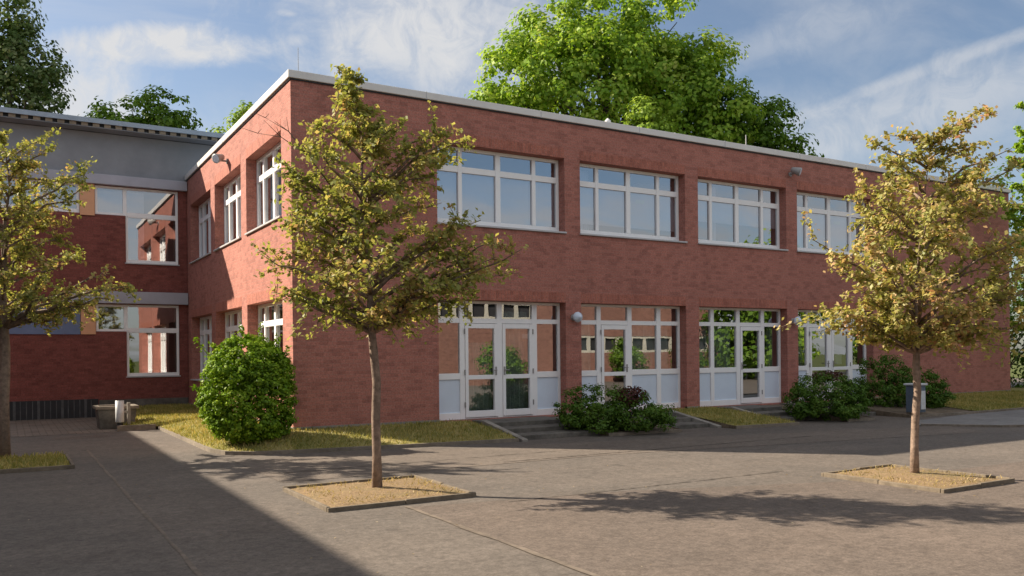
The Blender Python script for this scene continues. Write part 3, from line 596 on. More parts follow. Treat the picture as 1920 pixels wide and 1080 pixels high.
for x in np.arange(WX + .1, -2.7, 0.155): mb.box(x - .012, x + .012, YW - .05, YW - .0312, Z0, 0.22)
mb.build('cellar_grille', rough_mat('grille_grey', (0.10, 0.10, 0.10), 0.3, 5), wing)

# neighbouring blocks out of view: one throws the shadow on the yard, one stands mirrored in the glass
XL = -11.45
lw = thing('brick_block', (XL - 4, -8, Z0), 'brick block outside the photo on the left, casting the long shadow over the yard', 'building')
mb = MB(); mb.box(XL - 9, XL - .3, -40, 24, Z0 - .1, 8.2); mb.build('wall', BRICK, lw)
mb = MB(); mb.box(XL - 9.2, XL, -40.2, 24.2, 8.2, 8.5); mb.build('roof', FASC, lw)
mb = MB(); 
for k in range(9): mb.box(XL - .3, XL - .26, -36 + 5 * k, -32.4 + 5 * k, 4.4, 6.2); mb.box(XL - .3, XL - .26, -36 + 5 * k, -32.4 + 5 * k, 0.9, 2.7)
mb.build('window', WHITE, lw)
ob = thing('brick_block', (26, -29, Z0), 'sunlit brick block behind the viewer, seen only mirrored in the door glass', 'building')
YO = -26.0
mb = MB(); wall(mb, 'y', YO, 1, 11, 38, Z0 - .1, 5.7, [(12, 22.5, 3.55, 4.6), (24.5, 37, 1.55, 2.6)], 0.3); mb.box(11, 38, YO - 8, YO - 7.8, Z0, 5.7); mb.build('wall', BRICKS, ob)
mb = MB(); mb.box(10.8, 38.2, YO - 8, YO + .15, 5.7, 5.95); mb.build('roof', FASC, ob)
for a, b, za, zb in ((12, 22.5, 3.55, 4.6), (24.5, 37, 1.55, 2.6)):
    mb = MB(); n = int((b - a) / 1.05)
    for k in range(n + 1): x = a + (b - a) * k / n; mb.box(x - .12, x + .12, YO - .12, YO - .02, za, zb)
    mb.box(a, b, YO - .13, YO - .03, za, za + .16); mb.box(a, b, YO - .13, YO - .03, zb - .14, zb); w = mb.build('window', CREAM, ob)
    g = MB(); g.box(a, b, YO - .3, YO - .2, za, zb); g.build('pane', DARK, w)

# ------------------------------------------------------------------ entrance steps
def steps(x0, x1, label, left=True, right=True):
    t = thing('entrance_steps', ((x0 + x1) / 2, -1.0, Z0), label, 'steps', 'concrete steps up to the glazed doors')
    mb = MB(); mb.box(x0, x1, -0.98, RC - .02, Z0 - .08, -0.03); mb.build('landing', CONCD, t, bevel=.01)
    mb = MB(); mb.box(x0, x1, -1.56, -0.981, Z0 - .08, -0.125); mb.build('step', CONCD, t, bevel=.01)
    mb = MB(); mb.box(x0, x1, -2.16, -1.561, Z0 - .08, -0.22); mb.build('step', CONCD, t, bevel=.01)
    for on, xa in ((left, x0 - .14), (right, x1 + .002)):
        if on:
            mb = MB(); mb.hexa([(xa, -2.42, Z0 - .08), (xa + .138, -2.42, Z0 - .08), (xa + .138, -.7, Z0 - .08), (xa, -.7, Z0 - .08)], [(xa, -2.42, Z0 + .05), (xa + .138, -2.42, Z0 + .05), (xa + .138, -.7, .02), (xa, -.7, .02)]); mb.build('cheek', CONC, t, bevel=.01)
steps(4.12, 6.1, 'worn concrete steps in front of the double doors, left of the low dark bush', True, False)
steps(8.0, 9.38, 'short concrete steps just right of the low bush with the purple patch', False, True)
steps(11.66, 13.2, 'concrete steps with a sloping kerb, left of the dense right-hand bush', True, False)
steps(14.2, 15.6, 'concrete steps between the two rightmost dark bushes', False, False)

# ------------------------------------------------------------------ foliage helpers
def rand_dirs(n):
    v = rng.normal(size=(n, 3)); return v / np.linalg.norm(v, axis=1, keepdims=True)
def leaf_quads(C, N, L, wr=0.62, fold=0.18, droop=None):
    """folded diamond leaves at centres C, normals N, lengths L"""
    n = len(C); N = N / np.maximum(np.linalg.norm(N, axis=1, keepdims=True), 1e-6)
    A = np.cross(N, rand_dirs(n)); A /= np.maximum(np.linalg.norm(A, axis=1, keepdims=True), 1e-6)
    if droop is not None:
        A[:, 2] -= droop; A -= N * (A * N).sum(1, keepdims=True); A /= np.maximum(np.linalg.norm(A, axis=1, keepdims=True), 1e-6)
    B = np.cross(N, A); L = L[:, None]; w = L * wr * 0.5
    V = np.empty((n, 4, 3)); V[:, 0] = C - A * L * .5; V[:, 2] = C + A * L * .5; V[:, 1] = C + B * w + N * L * fold - A * L * .06; V[:, 3] = C - B * w + N * L * fold - A * L * .06
    return V
def curve_pts(a, b, n, sag, jit, rnd):
    a, b = Vector(a), Vector(b); L = (b - a).length; out = []
    for i in range(n + 1):
        t = i / n; p = a.lerp(b, t) + Vector((0, 0, sag * L * math.sin(t * math.pi)))
        if 0 < i < n: p += Vector((rnd.uniform(-1, 1), rnd.uniform(-1, 1), rnd.uniform(-1, 1))) * jit * L
        out.append(p)
    return out

def court_tree(name, base, label, lean, H, hcrown, prof, trunk_r, nprim, leaf, seed, extra=(), leafL=(0.05, 0.095), per=7, bare=(), nsub=7, group='young trees in the yard'):
    """prof: list of (z, reach to camera-left, reach to camera-right) in metres above the base"""
    rnd = random.Random(seed); global rng; rng = np.random.default_rng(seed)
    t = thing(name, base, label, 'tree', group); B = Vector(base); wood = MB()
    zs = [p[0] for p in prof]
    def reach(z, az):
        l, r = np.interp(z, zs, [p[1] for p in prof]), np.interp(z, zs, [p[2] for p in prof]); cx, cy = math.cos(az), math.sin(az)
        rx = r if cx > 0 else l; ry = 0.88 * (l + r) / 2; return 1 / math.sqrt((cx / max(rx, .05)) ** 2 + (cy / max(ry, .05)) ** 2)
    lead = []
    for i in range(13):
        z = H * i / 12; k = z / H
        lead.append(B + Vector((0, 0, z - (0.12 if i == 0 else 0))) + R * (lean * k * k + (rnd.uniform(-.02, .02) if i > 1 else 0) * (1 + 2 * k)) + F * (rnd.uniform(-.02, .02) * (1 + 2 * k) if i > 1 else 0))
    rad = [trunk_r * (1.25 if i == 0 else 1.0) * (1 - 0.25 * i / 12 if i * H / 12 < hcrown else max(.1, .78 * (1 - ((i * H / 12 - hcrown) / (H - hcrown)) ** .8))) for i in range(13)]
    wood.tube(lead, rad, 12)
    def at(z):
        f = min(11.99, max(0, z / H * 12)); i = int(f); return lead[i].lerp(lead[i + 1], f - i)
    nodes = []; tips = []
    for k in range(nprim):
        f = (k + rnd.random()) / nprim; zt = hcrown + 0.05 + (H - hcrown - .1) * f ** 0.95
        az = k * 2.39996 + rnd.uniform(-.35, .35); r = reach(zt, az) * rnd.uniform(.62, 1.12) * (0.55 if k % 5 == 4 else 1)
        tips.append((zt, R * math.cos(az) * r + F * math.sin(az) * r, r))
    for zt, rx, dy in extra: tips.append((zt, R * rx + F * dy, math.hypot(rx, dy) + (1e-6 if zt > .92 * H else 0)))
    for zt, off, r in tips:
        z0 = max(hcrown - .05, zt - r * rnd.uniform(.35, .75)); a = at(z0); tip = at(zt) * 0 + Vector((B.x, B.y, B.z + zt)) + R * (lean * (zt / H) ** 2) + off
        pts = curve_pts(a, tip, 6, .06, .035, rnd); r0 = min(trunk_r * .5, .012 + .016 * r)
        wood.tube(pts, [r0 * (1 - .85 * i / 6) for i in range(7)], 6)
        for i in range(2, 7): nodes.append((pts[i], .07)); nodes.append((pts[i - 1].lerp(pts[i], .5), .07))
        for s in range(2 if zt > .92 * H and r < 1.6 else nsub):
            f = rnd.uniform(.22, 1.0); q = f * 6; i = min(5, int(q)); p = pts[i].lerp(pts[i + 1], q - i)
            d = (pts[min(6, i + 1)] - pts[i]).normalized(); side = Vector((rnd.gauss(0, 1), rnd.gauss(0, 1), rnd.gauss(.25, .7)))
            d = (d * .7 + side.normalized()).normalized(); d.z -= .18; Ls = rnd.uniform(.18, .5) * (0.6 + .4 * min(1, r))
            e = p + d * Ls; sp = curve_pts(p, e, 3, .05, .05, rnd); wood.tube(sp, [.006, .005, .004, .002], 4, False)
            for j in range(1, 4): nodes.append((sp[j], .065)); nodes.append((sp[j - 1].lerp(sp[j], .5), .06))
    for pts in bare:
        P = [Vector((B.x, B.y, B.z + z)) + R * x + F * y for x, y, z in pts]; wood.tube(P, [.012 * (1 - .8 * i / (len(P) - 1)) for i in range(len(P))], 5)
        for i in range(1, len(P)):
            for s in range(2): a = P[i]; wood.tube([a, a + (P[i] - P[i - 1]).normalized() * .12 + Vector((rnd.uniform(-.15, .15), rnd.uniform(-.15, .15), rnd.uniform(-.05, .15)))], [.005, .002], 4, False)
    wood.build('trunk', BARK, t, True)
    Np = np.array([tuple(p) for p, s in nodes]); cnt = rng.poisson(per, len(Np)); C = np.repeat(Np, cnt, 0); sp = np.repeat(np.array([s for p, s in nodes]), cnt)
    C = C + rng.normal(size=C.shape) * sp[:, None] * .58
    ax = np.array(B + Vector((0, 0, 0)))[None, :]; out = C - ax; out[:, 2] = 0; out /= np.maximum(np.linalg.norm(out, axis=1, keepdims=True), .2)
    N = out * .3 + np.array([0, 0, .8]) + rand_dirs(len(C)) * .85
    quads('crown', leaf_quads(C, N, rng.uniform(*leafL, len(C)), .62, .07, .7), leaf, t)
    return t, len(C)

def blob_tree(name, base, label, lobes, leaf, nclump, per, leafL, clump_r, seed, trunk_r=.35, group=None, wood_mat=None, cat='tree', shell=.55, wood=True):
    """lobes: (dx along camera right, dy depth, z, rx, ry, rz) about the base; leaf clumps fill their outer shells"""
    rnd = random.Random(seed); global rng; rng = np.random.default_rng(seed)
    t = thing(name, base, label, cat, group); B = Vector(base)
    Rn, Fn = np.array(R), np.array(F)
    vol = np.array([l[3] * l[4] + l[3] * l[5] + l[4] * l[5] for l in lobes]); k = rng.choice(len(lobes), nclump, p=vol / vol.sum())
    Lb = np.array(lobes)[k]; d = rand_dirs(nclump); rr = (shell + (1.03 - shell) * rng.random(nclump) ** .6)[:, None]
    P = Lb[:, :3] + d * rr * Lb[:, 3:]
    world = np.array(B)[None] + P[:, :1] * Rn + P[:, 1:2] * Fn + np.array([0, 0, 1.])[None] * P[:, 2:3]
    od = d[:, :1] * Rn + d[:, 1:2] * Fn + np.array([0, 0, 1.])[None] * d[:, 2:3]
    size = clump_r * rng.uniform(.55, 1.35, nclump); cnt = rng.poisson(per * (size / clump_r) ** 1.6) + 1
    C0 = np.repeat(world, cnt, 0); s = np.repeat(size, cnt)[:, None]; o = np.repeat(od, cnt, 0); q = rand_dirs(len(C0)); rad = rng.random(len(C0))[:, None] ** .45
    C = C0 + q * rad * s * np.array([1, 1, .72]); N = q * .9 + o * .5 + np.array([0, 0, .45]) + rand_dirs(len(C)) * .38
    if wood:
        w = MB(); top = max(l[2] for l in lobes); low = min(l[2] - l[5] for l in lobes); cx = np.mean([l[0] for l in lobes]) * .5
        tr = [B + Vector((0, 0, -.3)), B + Vector((0, 0, low * .5)) + R * cx * .1, B + Vector((0, 0, low)) + R * cx * .3, B + Vector((0, 0, (low + top) / 2)) + R * cx * .6, B + Vector((0, 0, top)) + R * cx]
        w.tube(tr, [trunk_r * 1.3, trunk_r, trunk_r * .85, trunk_r * .5, trunk_r * .12], 10)
        for l in lobes:
            for j in range(3):
                e = B + R * (l[0] + rnd.uniform(-.6, .6) * l[3]) + F * (l[1] + rnd.uniform(-.6, .6) * l[4]) + Vector((0, 0, l[2] + rnd.uniform(-.3, .75) * l[5]))
                a = tr[2].lerp(tr[3], rnd.random()); w.tube(curve_pts(a, e, 5, .05, .04, rnd), [trunk_r * .32 * (1 - .85 * i / 5) for i in range(6)], 6)
        w.build('trunk', wood_mat or BARKD, t, True)
    quads('crown' if cat == 'tree' else 'foliage', leaf_quads(C, N, rng.uniform(leafL * .7, leafL * 1.25, len(C)), .72, .14, .2), leaf, t)
    return t, len(C)

# ------------------------------------------------------------------ the young trees and their pits
count = {}
def pit(x0, x1, y0, y1, label, fill, z=-0.262, mound=0.05, sides='nswe'):
    t = thing('tree_pit', ((x0 + x1) / 2, (y0 + y1) / 2, Z0), label, 'tree pit', 'kerbed tree pits in the asphalt'); k = .045
    for nm, b in (('s', (x0, x1, y0, y0 + k)), ('n', (x0, x1, y1 - k, y1)), ('w', (x0, x0 + k, y0 + k, y1 - k)), ('e', (x1 - k, x1, y0 + k, y1 - k))):
        n = max(1, round(max(b[1] - b[0], b[3] - b[2]) / 1.0)); mb = MB()
        for i in range(n):
            a, c = i / n, (i + 1) / n; j = random.uniform(-.008, .008)
            if nm in 'sn': mb.box(b[0] + (b[1] - b[0]) * a + .004, b[0] + (b[1] - b[0]) * c - .004, b[2], b[3], Z0 - .06, z + j)
            else: mb.box(b[0], b[1], b[2] + (b[3] - b[2]) * a + .004, b[2] + (b[3] - b[2]) * c - .004, Z0 - .06, z + j)
        mb.build('edging', EDGE, t, bevel=.006)
    mb = MB(); n = 22; vs = []
    for i in range(n + 1):
        for j in range(n + 1):
            u, v = i / n, j / n; h = mound * (math.sin(math.pi * u) * math.sin(math.pi * v)) ** .8 + random.uniform(-.006, .006)
            vs.append((x0 + k + (x1 - x0 - 2 * k) * u, y0 + k + (y1 - y0 - 2 * k) * v, z - .025 + h))
    mb.add(vs, [(i * (n + 1) + j, (i + 1) * (n + 1) + j, (i + 1) * (n + 1) + j + 1, i * (n + 1) + j + 1) for i in range(n) for j in range(n)]); mb.build('soil', fill, t, True)
    return t
pit(-1.9, 0.02, -7.78, -5.93, 'square kerbed pit of sandy soil around the middle olive-leaved tree', GRIT)
pit(4.93, 6.52, -10.85, -9.0, 'square kerbed pit of sandy soil around the golden tree at the right', GRIT)
pit(-6.2, -4.08, -1.72, 0.25, 'kerbed pit of green grass at the left edge, in the building shadow', TURF)
count['t1'] = court_tree('young_tree', (-0.92, -6.82, -0.25), 'young olive-green leaved tree in front of the brick corner, middle of the yard', -0.3, 5.42, 2.05,
    [(1.9, .35, .25), (2.15, .75, .55), (2.5, 1.2, 1.1), (2.9, 1.25, 1.3), (3.4, 1.15, 1.25), (3.9, 1.12, 1.1), (4.3, 1.0, .95), (4.6, .78, .7), (4.85, .36, .3), (5.45, .12, .1)], 0.059, 44, L_YOUNG, 11,
    [(3.05, 2.0, -.2), (3.25, 1.75, .1), (2.75, 1.75, .2), (3.4, 1.5, -.3), (4.5, 1.45, .1), (4.55, 1.1, -.1), (4.3, 1.1, .3), (2.55, -1.3, .1), (3.0, -1.3, -.2), (2.45, 1.3, .3), (4.05, .95, .1), (2.9, -1.2, .3), (2.6, 1.2, -.3), (3.5, -1.1, 0), (4.0, -.95, .1), (3.2, 1.55, .2), (2.95, 1.65, -.15), (3.35, 1.25, -.2), (2.8, 1.4, .1), (4.5, 1.2, -.15), (3.7, -1.05, .3), (3.1, -1.1, .2), (2.5, -.9, -.4), (2.35, .9, .5)], per=5.0,
    bare=[[(-.55, 0, 3.9), (-.85, 0, 4.3), (-1.2, 0, 4.55), (-1.5, 0, 4.6)], [(-.85, 0, 4.3), (-1.1, 0, 4.62), (-1.4, 0, 4.8)]])[1]
count['t2'] = court_tree('young_tree', (5.79, -9.88, -0.25), 'young golden-leaved tree in the sandy pit at the right of the yard', 0.25, 4.55, 1.72,
    [(1.6, .4, .4), (1.85, .85, 1.0), (2.3, 1.3, 1.6), (2.8, 1.1, 1.75), (3.3, 1.1, 1.7), (3.8, .95, 1.5), (4.15, .75, 1.15), (4.35, .4, .6), (4.6, .15, .2)], 0.054, 48, L_GOLD, 23,
    [(3.32, -1.55, .1), (2.33, -1.4, -.1), (2.15, -1.3, .3), (4.6, -.75, .1), (4.65, -.15, -.2), (5.1, .78, .1), (4.5, 1.15, 0), (4.65, .95, .3), (2.1, 1.7, -.2), (2.6, 1.9, .2), (3.0, 2.0, -.2), (3.5, 1.8, .1), (1.95, 1.0, -.2), (2.2, -1.0, -.2), (2.5, 1.4, .3), (2.9, 1.5, -.3), (4.75, .35, .1), (4.7, .1, -.2), (4.75, -.4, .15), (4.3, 1.3, -.1), (4.9, .6, -.1)], per=6.2)[1]
count['t3'] = court_tree('young_tree', (-5.07, 0.3, -0.25), 'young tree at the left edge with a dark shaded trunk and sunlit crown', 0.1, 5.7, 2.3,
    [(2.2, .6, .7), (2.6, 1.5, 1.3), (3.1, 1.7, 1.9), (3.8, 1.7, 1.55), (4.5, 1.5, 1.4), (5.0, 1.2, 1.3), (5.4, .7, .8), (5.75, .3, .5)], 0.095, 46, L_YOUNG, 37,
    [(3.0, 2.15, .1), (3.15, 1.95, -.3), (2.75, 1.9, .2), (4.95, 1.4, .0), (4.8, 1.45, .2), (5.6, .6, .1), (2.5, 1.1, .2)], per=6.2)[1]
# background and edge trees
count['big'] = blob_tree('broadleaf_tree', (24.2, 21.0, Z0), 'large bright green broadleaf tree towering behind the flat roof', [
    (0, 0, 15.2, 6.0, 5, 4.6), (-4.3, -.5, 16.9, 2.9, 3.2, 2.6), (-2.9, .5, 19.3, 2.6, 3, 2.2), (-.4, 0, 20.2, 2.2, 2.6, 2.0), (3.0, 0, 20.2, 2.0, 2.4, 2.4), (1.2, -.5, 18.4, 2.6, 3, 2.4), (5.0, 0, 17.0, 2.6, 3, 2.2), (-5.2, .4, 14.4, 2.4, 2.6, 2.2), (4.6, -1, 14.8, 3.4, 3, 2.6), (-1.5, -2.5, 16.6, 3.4, 2.4, 2.6), (-6.3, 0, 16.0, 1.2, 1.4, 1.2), (3.6, -2, 16.2, 2.6, 2, 2.2)],
    L_BIG, 900, 58, .26, .74, 51, .45, shell=.64)[1]
blob_tree('broadleaf_tree', (32.6, 16.4, Z0), 'dark green broadleaf tree behind the roof, right of the large bright one', [
    (-2.7, 0, 14.9, 2.3, 2.4, 2.2), (-.5, 0, 14.6, 1.3, 1.5, 1.5), (-1.4, 0, 12.9, 2.6, 2.4, 2.0), (-4.6, .5, 13.4, 2.5, 2.6, 2.8), (.7, 0, 13.0, 1.3, 1.4, 1.2), (1.6, .3, 13.3, .8, .9, .8), (-1.0, 0, 11.5, 3, 2, 2)],
    L_DEEP, 330, 40, .27, .62, 52, .3, shell=.55)
blob_tree('broadleaf_tree', (22.2, 15.4, Z0), 'small yellow-green tree top just over the roof edge, before the large tree', [(.1, 0, 13.2, .95, 1, 1.15), (-.5, 0, 12.0, 1.1, 1.1, 1.2), (.7, 0, 12.2, .95, 1, 1.1), (0, 0, 10.6, 1.4, 1.3, 1.4)], L_PALE, 130, 34, .2, .42, 53, .18)
blob_tree('poplar_tree', (-4.6, 34.5, Z0), 'tall silvery green tree behind the left wing, cut by the frame', [
    (0, 0, 8.5, 3.0, 3.2, 5), (-.3, 0, 15, 3.2, 3, 5), (-1.2, 0, 20.5, 2.3, 2.6, 4.2), (1.4, 0, 12.2, 1.9, 2, 3), (.9, 0, 16.5, 1.7, 2, 2.6), (-3.2, .5, 14, 2.6, 2.6, 6)], L_SILV, 800, 40, .24, .62, 54, .4, shell=.5)
blob_tree('broadleaf_tree', (1.2, 28.0, Z0), 'rounded dark green tree over the left wing roof, left of a pale one', [(-1.3, 0, 13.0, 1.6, 1.6, 1.6), (.9, 0, 13.3, 1.5, 1.6, 1.7), (0, 0, 11.2, 3.0, 2, 1.9), (2.0, 0, 12.0, .9, 1, 1.3), (-2.3, 0, 11.3, .9, 1, 1.0)], L_DEEP, 330, 40, .21, .48, 55, .25, shell=.4)
blob_tree('broadleaf_tree', (6.2, 33.0, Z0), 'pale yellow-green tree peeping over the sunlit wall roof edge', [(0, 0, 13.6, 1.6, 1.6, 1.5), (.9, 0, 14.9, 1.1, 1.2, 1.5), (-1.6, 0, 12.8, 1.4, 1.3, 1.0)], L_PALE, 120, 26, .24, .55, 56, .2, shell=.3)
# right edge: a slim tree and dark shrubs past the end of the building
count['r'] = court_tree('slim_tree', (24.9, -1.6, -0.25), 'slim upright tree with sparse leaves at the right edge, past the building end', .1, 11.0, 2.0,
    [(2, .8, .8), (4, 1.1, 1.2), (7, 1.0, 1.2), (9, .7, .9), (11, .3, .4)], .08, 34, L_BIG, 61, [(8.0, -.75, 0), (8.6, -.6, .2), (7.2, -.7, -.2), (10.6, -.15, 0), (9.4, .5, .1), (9.8, .4, -.2), (6.2, -.8, .1)], (0.09, 0.15), 7, group=None)[1]
blob_tree('shrub', (29.5, 2.2, Z0), 'tall dark shrub beyond the right end of the building', [(0, 0, 1.6, 1.8, 1.5, 1.7), (-.6, .3, 3.4, 1.4, 1.3, 1.5), (1.6, 0, 2.6, 1.7, 1.5, 2.4)], L_DARK, 190, 34, .14, .42, 62, .1, cat='shrub')
blob_tree('broadleaf_tree', (34, 7, Z0), 'dark tree beyond the building end, behind the slim tree', [(0, 0, 5, 2.8, 2.6, 3.2), (1.5, 0, 8, 2.2, 2.2, 2.4), (-1.2, 0, 3, 2, 2, 2.4)], L_DEEP, 230, 32, .22, .6, 63, .25)
# trees behind the viewer, mirrored in the glass
for i, (x, y, h, lf, lab) in enumerate([(38.5, -23.5, 7.2, L_DEEP, 'dark low tree behind the viewer mirrored at the edge of the third bay'), (43, -25, 10.7, L_BIG, 'green tree behind the viewer mirrored in the third window bay'), (50, -21, 9.9, L_DEEP, 'dark tree behind the viewer mirrored in the fourth bay'), (58, -26, 10.4, L_BIG, 'tall green tree behind the viewer mirrored beside the fourth bay')]):
    blob_tree('broadleaf_tree', (x, y, Z0), lab, [(0, 0, h * .55, 3, 3, h * .3), (-1.5, 0, h * .72, 2, 2, h * .25), (1.6, 0, h * .4, 2.4, 2.4, h * .28), (-1, 0, 2, 2.6, 2.4, 2)], lf, 240, 26, .36, .8, 70 + i, .3)

for i, (x, y) in enumerate(((19.5, -24.6), (28.5, -24.4), (33.5, -24.2))):
    blob_tree('shrub', (x, y, Z0), ['rounded shrub behind the viewer mirrored in the double doors', 'broad shrub behind the viewer mirrored in the second door bay', 'tall shrub behind the viewer mirrored beside the second bay'][i], [(0, 0, 1.2, 1.6, 1, 1.2), (1.2, 0, 1.0, 1.2, .9, 1.0), (-1.0, .1, 1.6, 1, .8, 1.1)], L_DEEP, 150, 26, .16, .4, 90 + i, .06, cat='shrub')
# ------------------------------------------------------------------ shrubs by the building
count['bush'] = blob_tree('round_bush', (-1.02, -0.5, -0.16), 'tall rounded bright green bush at the building corner', [(0, 0, 1.05, .84, .86, .95), (0.0, 0, .72, .88, .9, .68), (-.05, 0, 1.45, .62, .64, .58), (0.05, 0, .4, .78, .8, .42), (.3, 0, 1.35, .5, .6, .5)], L_BUSH, 1700, 26, .055, .09, 81, .05, cat='bush', shell=.82)[1]
def sprigs(t, pts, leaf, seed):
    global rng; rng = np.random.default_rng(seed); B = Vector(t.location); C = []; w = MB()
    for x, y, z, dx, dy, dz in pts:
        a = B + R * x + F * y + Vector((0, 0, z)); b = a + R * dx + F * dy + Vector((0, 0, dz)); w.tube([a, a.lerp(b, .5), b], [.006, .005, .003], 5, False)
        for k in range(34): C.append(np.array(a.lerp(b, random.random() ** .7)) + rng.normal(size=3) * .035)
    w.build('stem', BARK, t); C = np.array(C); quads('sprig', leaf_quads(C, rand_dirs(len(C)) + np.array([0, 0, .6]), rng.uniform(.05, .085, len(C)), .7), leaf, t)
rb = [o for o in COL.objects if o.name.startswith('round_bush')][0]
sprigs(rb, [(-.7, 0, 1.55, -.3, 0, .45), (-.55, .1, 1.6, -.2, 0, .3), (.2, 0, 1.95, .06, 0, .33), (-.85, 0, .95, -.25, 0, .12), (-.1, 0, 2.0, -.03, 0, .22), (.5, 0, 1.8, .12, 0, .25), (.62, 0, 1.6, .18, 0, .22)], L_BUSH, 5)
def shrub(base, lab, lobes, leaf, n, seed, per=30):
    return blob_tree('low_bush', base, lab, lobes, leaf, n, per, .06, .13, seed, .03, 'low bushes along the long wall', cat='bush', shell=.6)[0]
b2 = shrub((6.62, -2.0, -0.27), 'low dark green bush with a purple patch between two flights of steps', [(-.35, 0, .55, .85, .7, .5), (.45, -.15, .42, .8, .65, .42), (-.8, .0, .45, .5, .6, .48), (-.4, -.35, .25, .8, .5, .3), (.1, 0, .3, 1.1, .7, .3), (.9, -.2, .25, .4, .4, .3)], L_DARK, 420, 82)
def patch(parent, c, r, n, seed):
    global rng; rng = np.random.default_rng(seed); d = rand_dirs(n); B = np.array(parent.location)
    C = B + np.array(R) * c[0] + np.array(F) * c[1] + np.array([0, 0, c[2]]) + (d * rng.random((n, 1)) ** .4 * np.array(r))
    quads('purple_sprays', leaf_quads(C, d + rand_dirs(n) * .6 + np.array([0, 0, .4]), rng.uniform(.05, .09, n), .7), L_RED, parent)['label'] = 'purple-leaved patch'
patch(b2, (.38, -.25, .78), (.4, .35, .24), 700, 9)
b3 = shrub((13.2, -2.42, -0.28), 'dense dark green bush hiding the foot of the rightmost doors', [(0, 0, .62, .85, .75, .58), (-.6, 0, .42, .5, .5, .42), (.6, 0, .5, .45, .55, .5), (.15, -.2, .32, .95, .65, .33)], L_DARK, 440, 83)
patch(b3, (.1, .1, 1.12), (.5, .3, .14), 350, 10)
b4 = shrub((17.25, -1.75, -0.25), 'wide dark green bush behind the steel bin at the right', [(-.55, 0, .85, .75, .75, .75), (.5, 0, .65, .85, .75, .62), (0, 0, .45, 1.3, .8, .48), (.95, -.1, .4, .5, .55, .4), (-.2, .1, 1.15, .45, .45, .42)], L_DARK, 500, 84)

# ------------------------------------------------------------------ bins and concrete planter
t = thing('litter_bin', (16.05, -3.05, Z0), 'dark steel bin with a pale front panel before the wide bush', 'bin')
x, y = 16.05, -3.05
mb = MB(); mb.box(x - .2, x + .2, y - .16, y + .16, Z0 + .12, .52); mb.build('body', BINB, t, bevel=.015)
mb = MB(); mb.box(x - .02, x + .17, y - .178, y - .161, Z0 + .2, .38); mb.build('front_panel', BINM, t, bevel=.004)
mb = MB(); mb.box(x - .24, x + .24, y - .2, y + .2, .525, .58); mb.build('lid', BINM, t, bevel=.012)
mb = MB(); mb.box(x - .03, x + .03, y - .03, y + .03, Z0, Z0 + .119); mb.build('foot', DARK, t)
x, y = -2.62, 5.95
t = thing('litter_bin', (x, y, Z0), 'small white metal litter bin on a post before the concrete planter', 'bin')
mb = MB(); mb.lathe((x, y - .1, Z0), [(.085, .2), (.1, .22), (.1, .74), (.094, .74), (.085, .3), (.01, .29)], 18); mb.build('body', BINM, t, True)
mb = MB(); mb.box(x - .015 + .2, x + .06 + .2, y + .02, y + .09, Z0, Z0 + .68); mb.box(x + .0, x + .2, y + .03, y + .06, Z0 + .42, Z0 + .47); mb.build('post', CONC, t, bevel=.006)
mb = MB(); mb.lathe((x, y - .1, Z0), [(.07, .0), (.07, .21)], 12); mb.build('foot', DARK, t)
x, y = -2.62, 6.75
t = thing('concrete_planter', (x, y, Z0), 'squat concrete tub with a pale rim behind the white bin', 'planter')
mb = MB(); mb.hexa([(x - .4, y - .35, Z0), (x + .4, y - .35, Z0), (x + .4, y + .35, Z0), (x - .4, y + .35, Z0)], [(x - .45, y - .4, Z0 + .5), (x + .45, y - .4, Z0 + .5), (x + .45, y + .4, Z0 + .5), (x - .45, y + .4, Z0 + .5)]); mb.build('tub', CONCD, t, bevel=.02)
mb = MB()
for b in ((-.5, .5, -.45, -.33), (-.5, .5, .33, .45), (-.5, -.38, -.33, .33), (.38, .5, -.33, .33)): mb.box(x + b[0], x + b[1], y + b[2], y + b[3], Z0 + .501, Z0 + .58)
mb.build('rim', KERBM, t, bevel=.01)
mb = MB(); mb.box(x - .375, x + .375, y - .325, y + .325, Z0 + .502, Z0 + .55); mb.build('soil', SOIL, t)

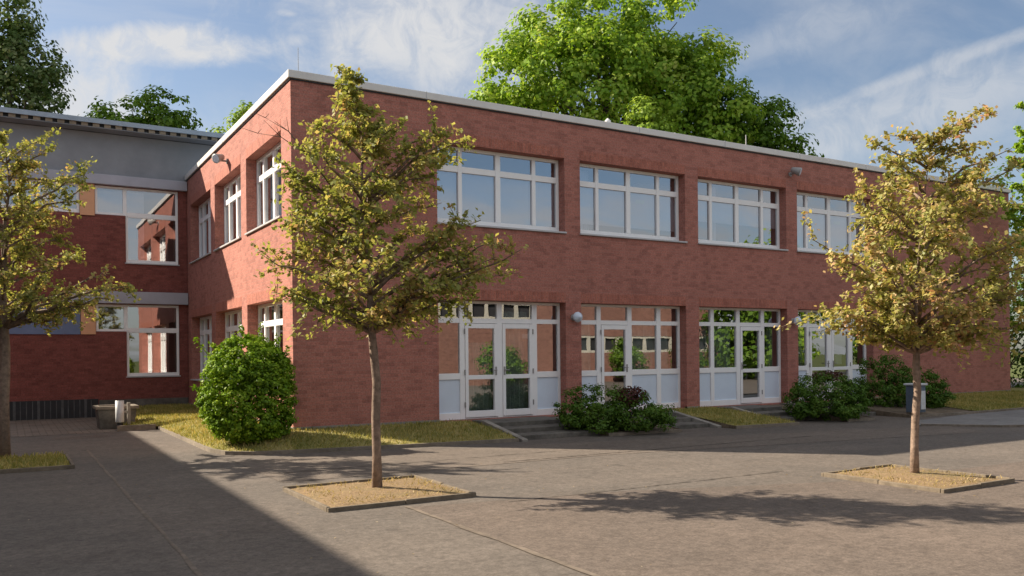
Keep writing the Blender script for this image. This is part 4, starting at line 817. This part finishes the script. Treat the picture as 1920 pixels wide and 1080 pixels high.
# ------------------------------------------------------------------ grass, fallen leaves
rng = np.random.default_rng(99)
def blades(name, P, L, material, lean=.45):
    n = len(P); up = np.column_stack([rng.normal(0, lean, n), rng.normal(0, lean, n), np.ones(n)]); up /= np.linalg.norm(up, axis=1, keepdims=True)
    side = np.cross(up, rand_dirs(n)); side /= np.linalg.norm(side, axis=1, keepdims=True); w = (L * .11)[:, None]
    V = np.empty((n, 4, 3)); V[:, 0] = P - side * w; V[:, 1] = P + side * w; V[:, 2] = P + up * L[:, None] + side * w * .3; V[:, 3] = P + up * L[:, None] - side * w * .3
    return struct(quads(name, V, material), 'stuff')
pts = []
for o_, i_ in seg[:3]:
    for a in range(len(o_) - 1):
        qa, qb, pa, pb = map(lambda q: np.array(q, float), (o_[a], o_[a + 1], i_[a], i_[a + 1]))
        area = .5 * (np.linalg.norm(qb - qa) + np.linalg.norm(pb - pa)) * np.linalg.norm(qa - pa); n = int(area * 620)
        s, tt = rng.random((n, 1)), np.sqrt(rng.random((n, 1))) if np.linalg.norm(pb - pa) < .01 else rng.random((n, 1))
        xy = (pa + (pb - pa) * s) * (1 - tt) + (qa + (qb - qa) * s) * tt
        pts.append(np.column_stack([xy, -.03 - .23 * tt[:, 0] + .035 * np.sin(tt[:, 0] * math.pi) - .006 + np.where(xy[:, 0] < 0, np.maximum(0, (xy[:, 1] - 5) * .028 * tt[:, 0]), 0)]))
P = np.concatenate(pts); blades('grass', P, rng.uniform(.035, .085, len(P)), L_GRASS)
def pit_pts(x0, x1, y0, y1, n, z): return np.column_stack([rng.uniform(x0, x1, n), rng.uniform(y0, y1, n), np.full(n, z)])
P = np.concatenate([pit_pts(-1.8, -.08, -7.68, -6.0, 1500, -.262), pit_pts(5.02, 6.42, -10.75, -9.1, 1300, -.262)]); P = P[rng.random(len(P)) < .3 + .7 * np.sin(P[:, 0] * 9) ** 2 * np.cos(P[:, 1] * 7) ** 2]
blades('dry_grass', P, rng.uniform(.02, .055, len(P)), L_DRY, .8)
P = pit_pts(-6.1, -4.16, -1.63, .17, 2600, -.262); blades('grass', P, rng.uniform(.04, .09, len(P)), L_GRASS)
# scattered fallen leaves and grit
n = 300; cx = np.concatenate([rng.normal(-.9, 2.4, 110), rng.normal(5.8, 2.6, 110), rng.uniform(-6, 12, 80)]); cy = np.concatenate([rng.normal(-6.8, 2.0, 110), rng.normal(-9.9, 1.7, 110), rng.uniform(-14, -3.4, 80)])
C = np.column_stack([cx, cy, np.full(n, Z0 + .02)]); ok = ~(((cx > -1.95) & (cx < .08) & (cy > -7.85) & (cy < -5.9)) | ((cx > 4.88) & (cx < 6.6) & (cy > -10.9) & (cy < -8.95))) & ~((cx < -1.5) & (cy > -1.9)) & (cy < kerb_y(20) + .0)
C = C[ok]; struct(quads('fallen_leaves', leaf_quads(C, np.array([0, 0, 1.]) + rand_dirs(len(C)) * .25, rng.uniform(.015, .04, len(C)), .7, .05), L_LITTER), 'stuff')
print('LEAVES', count)
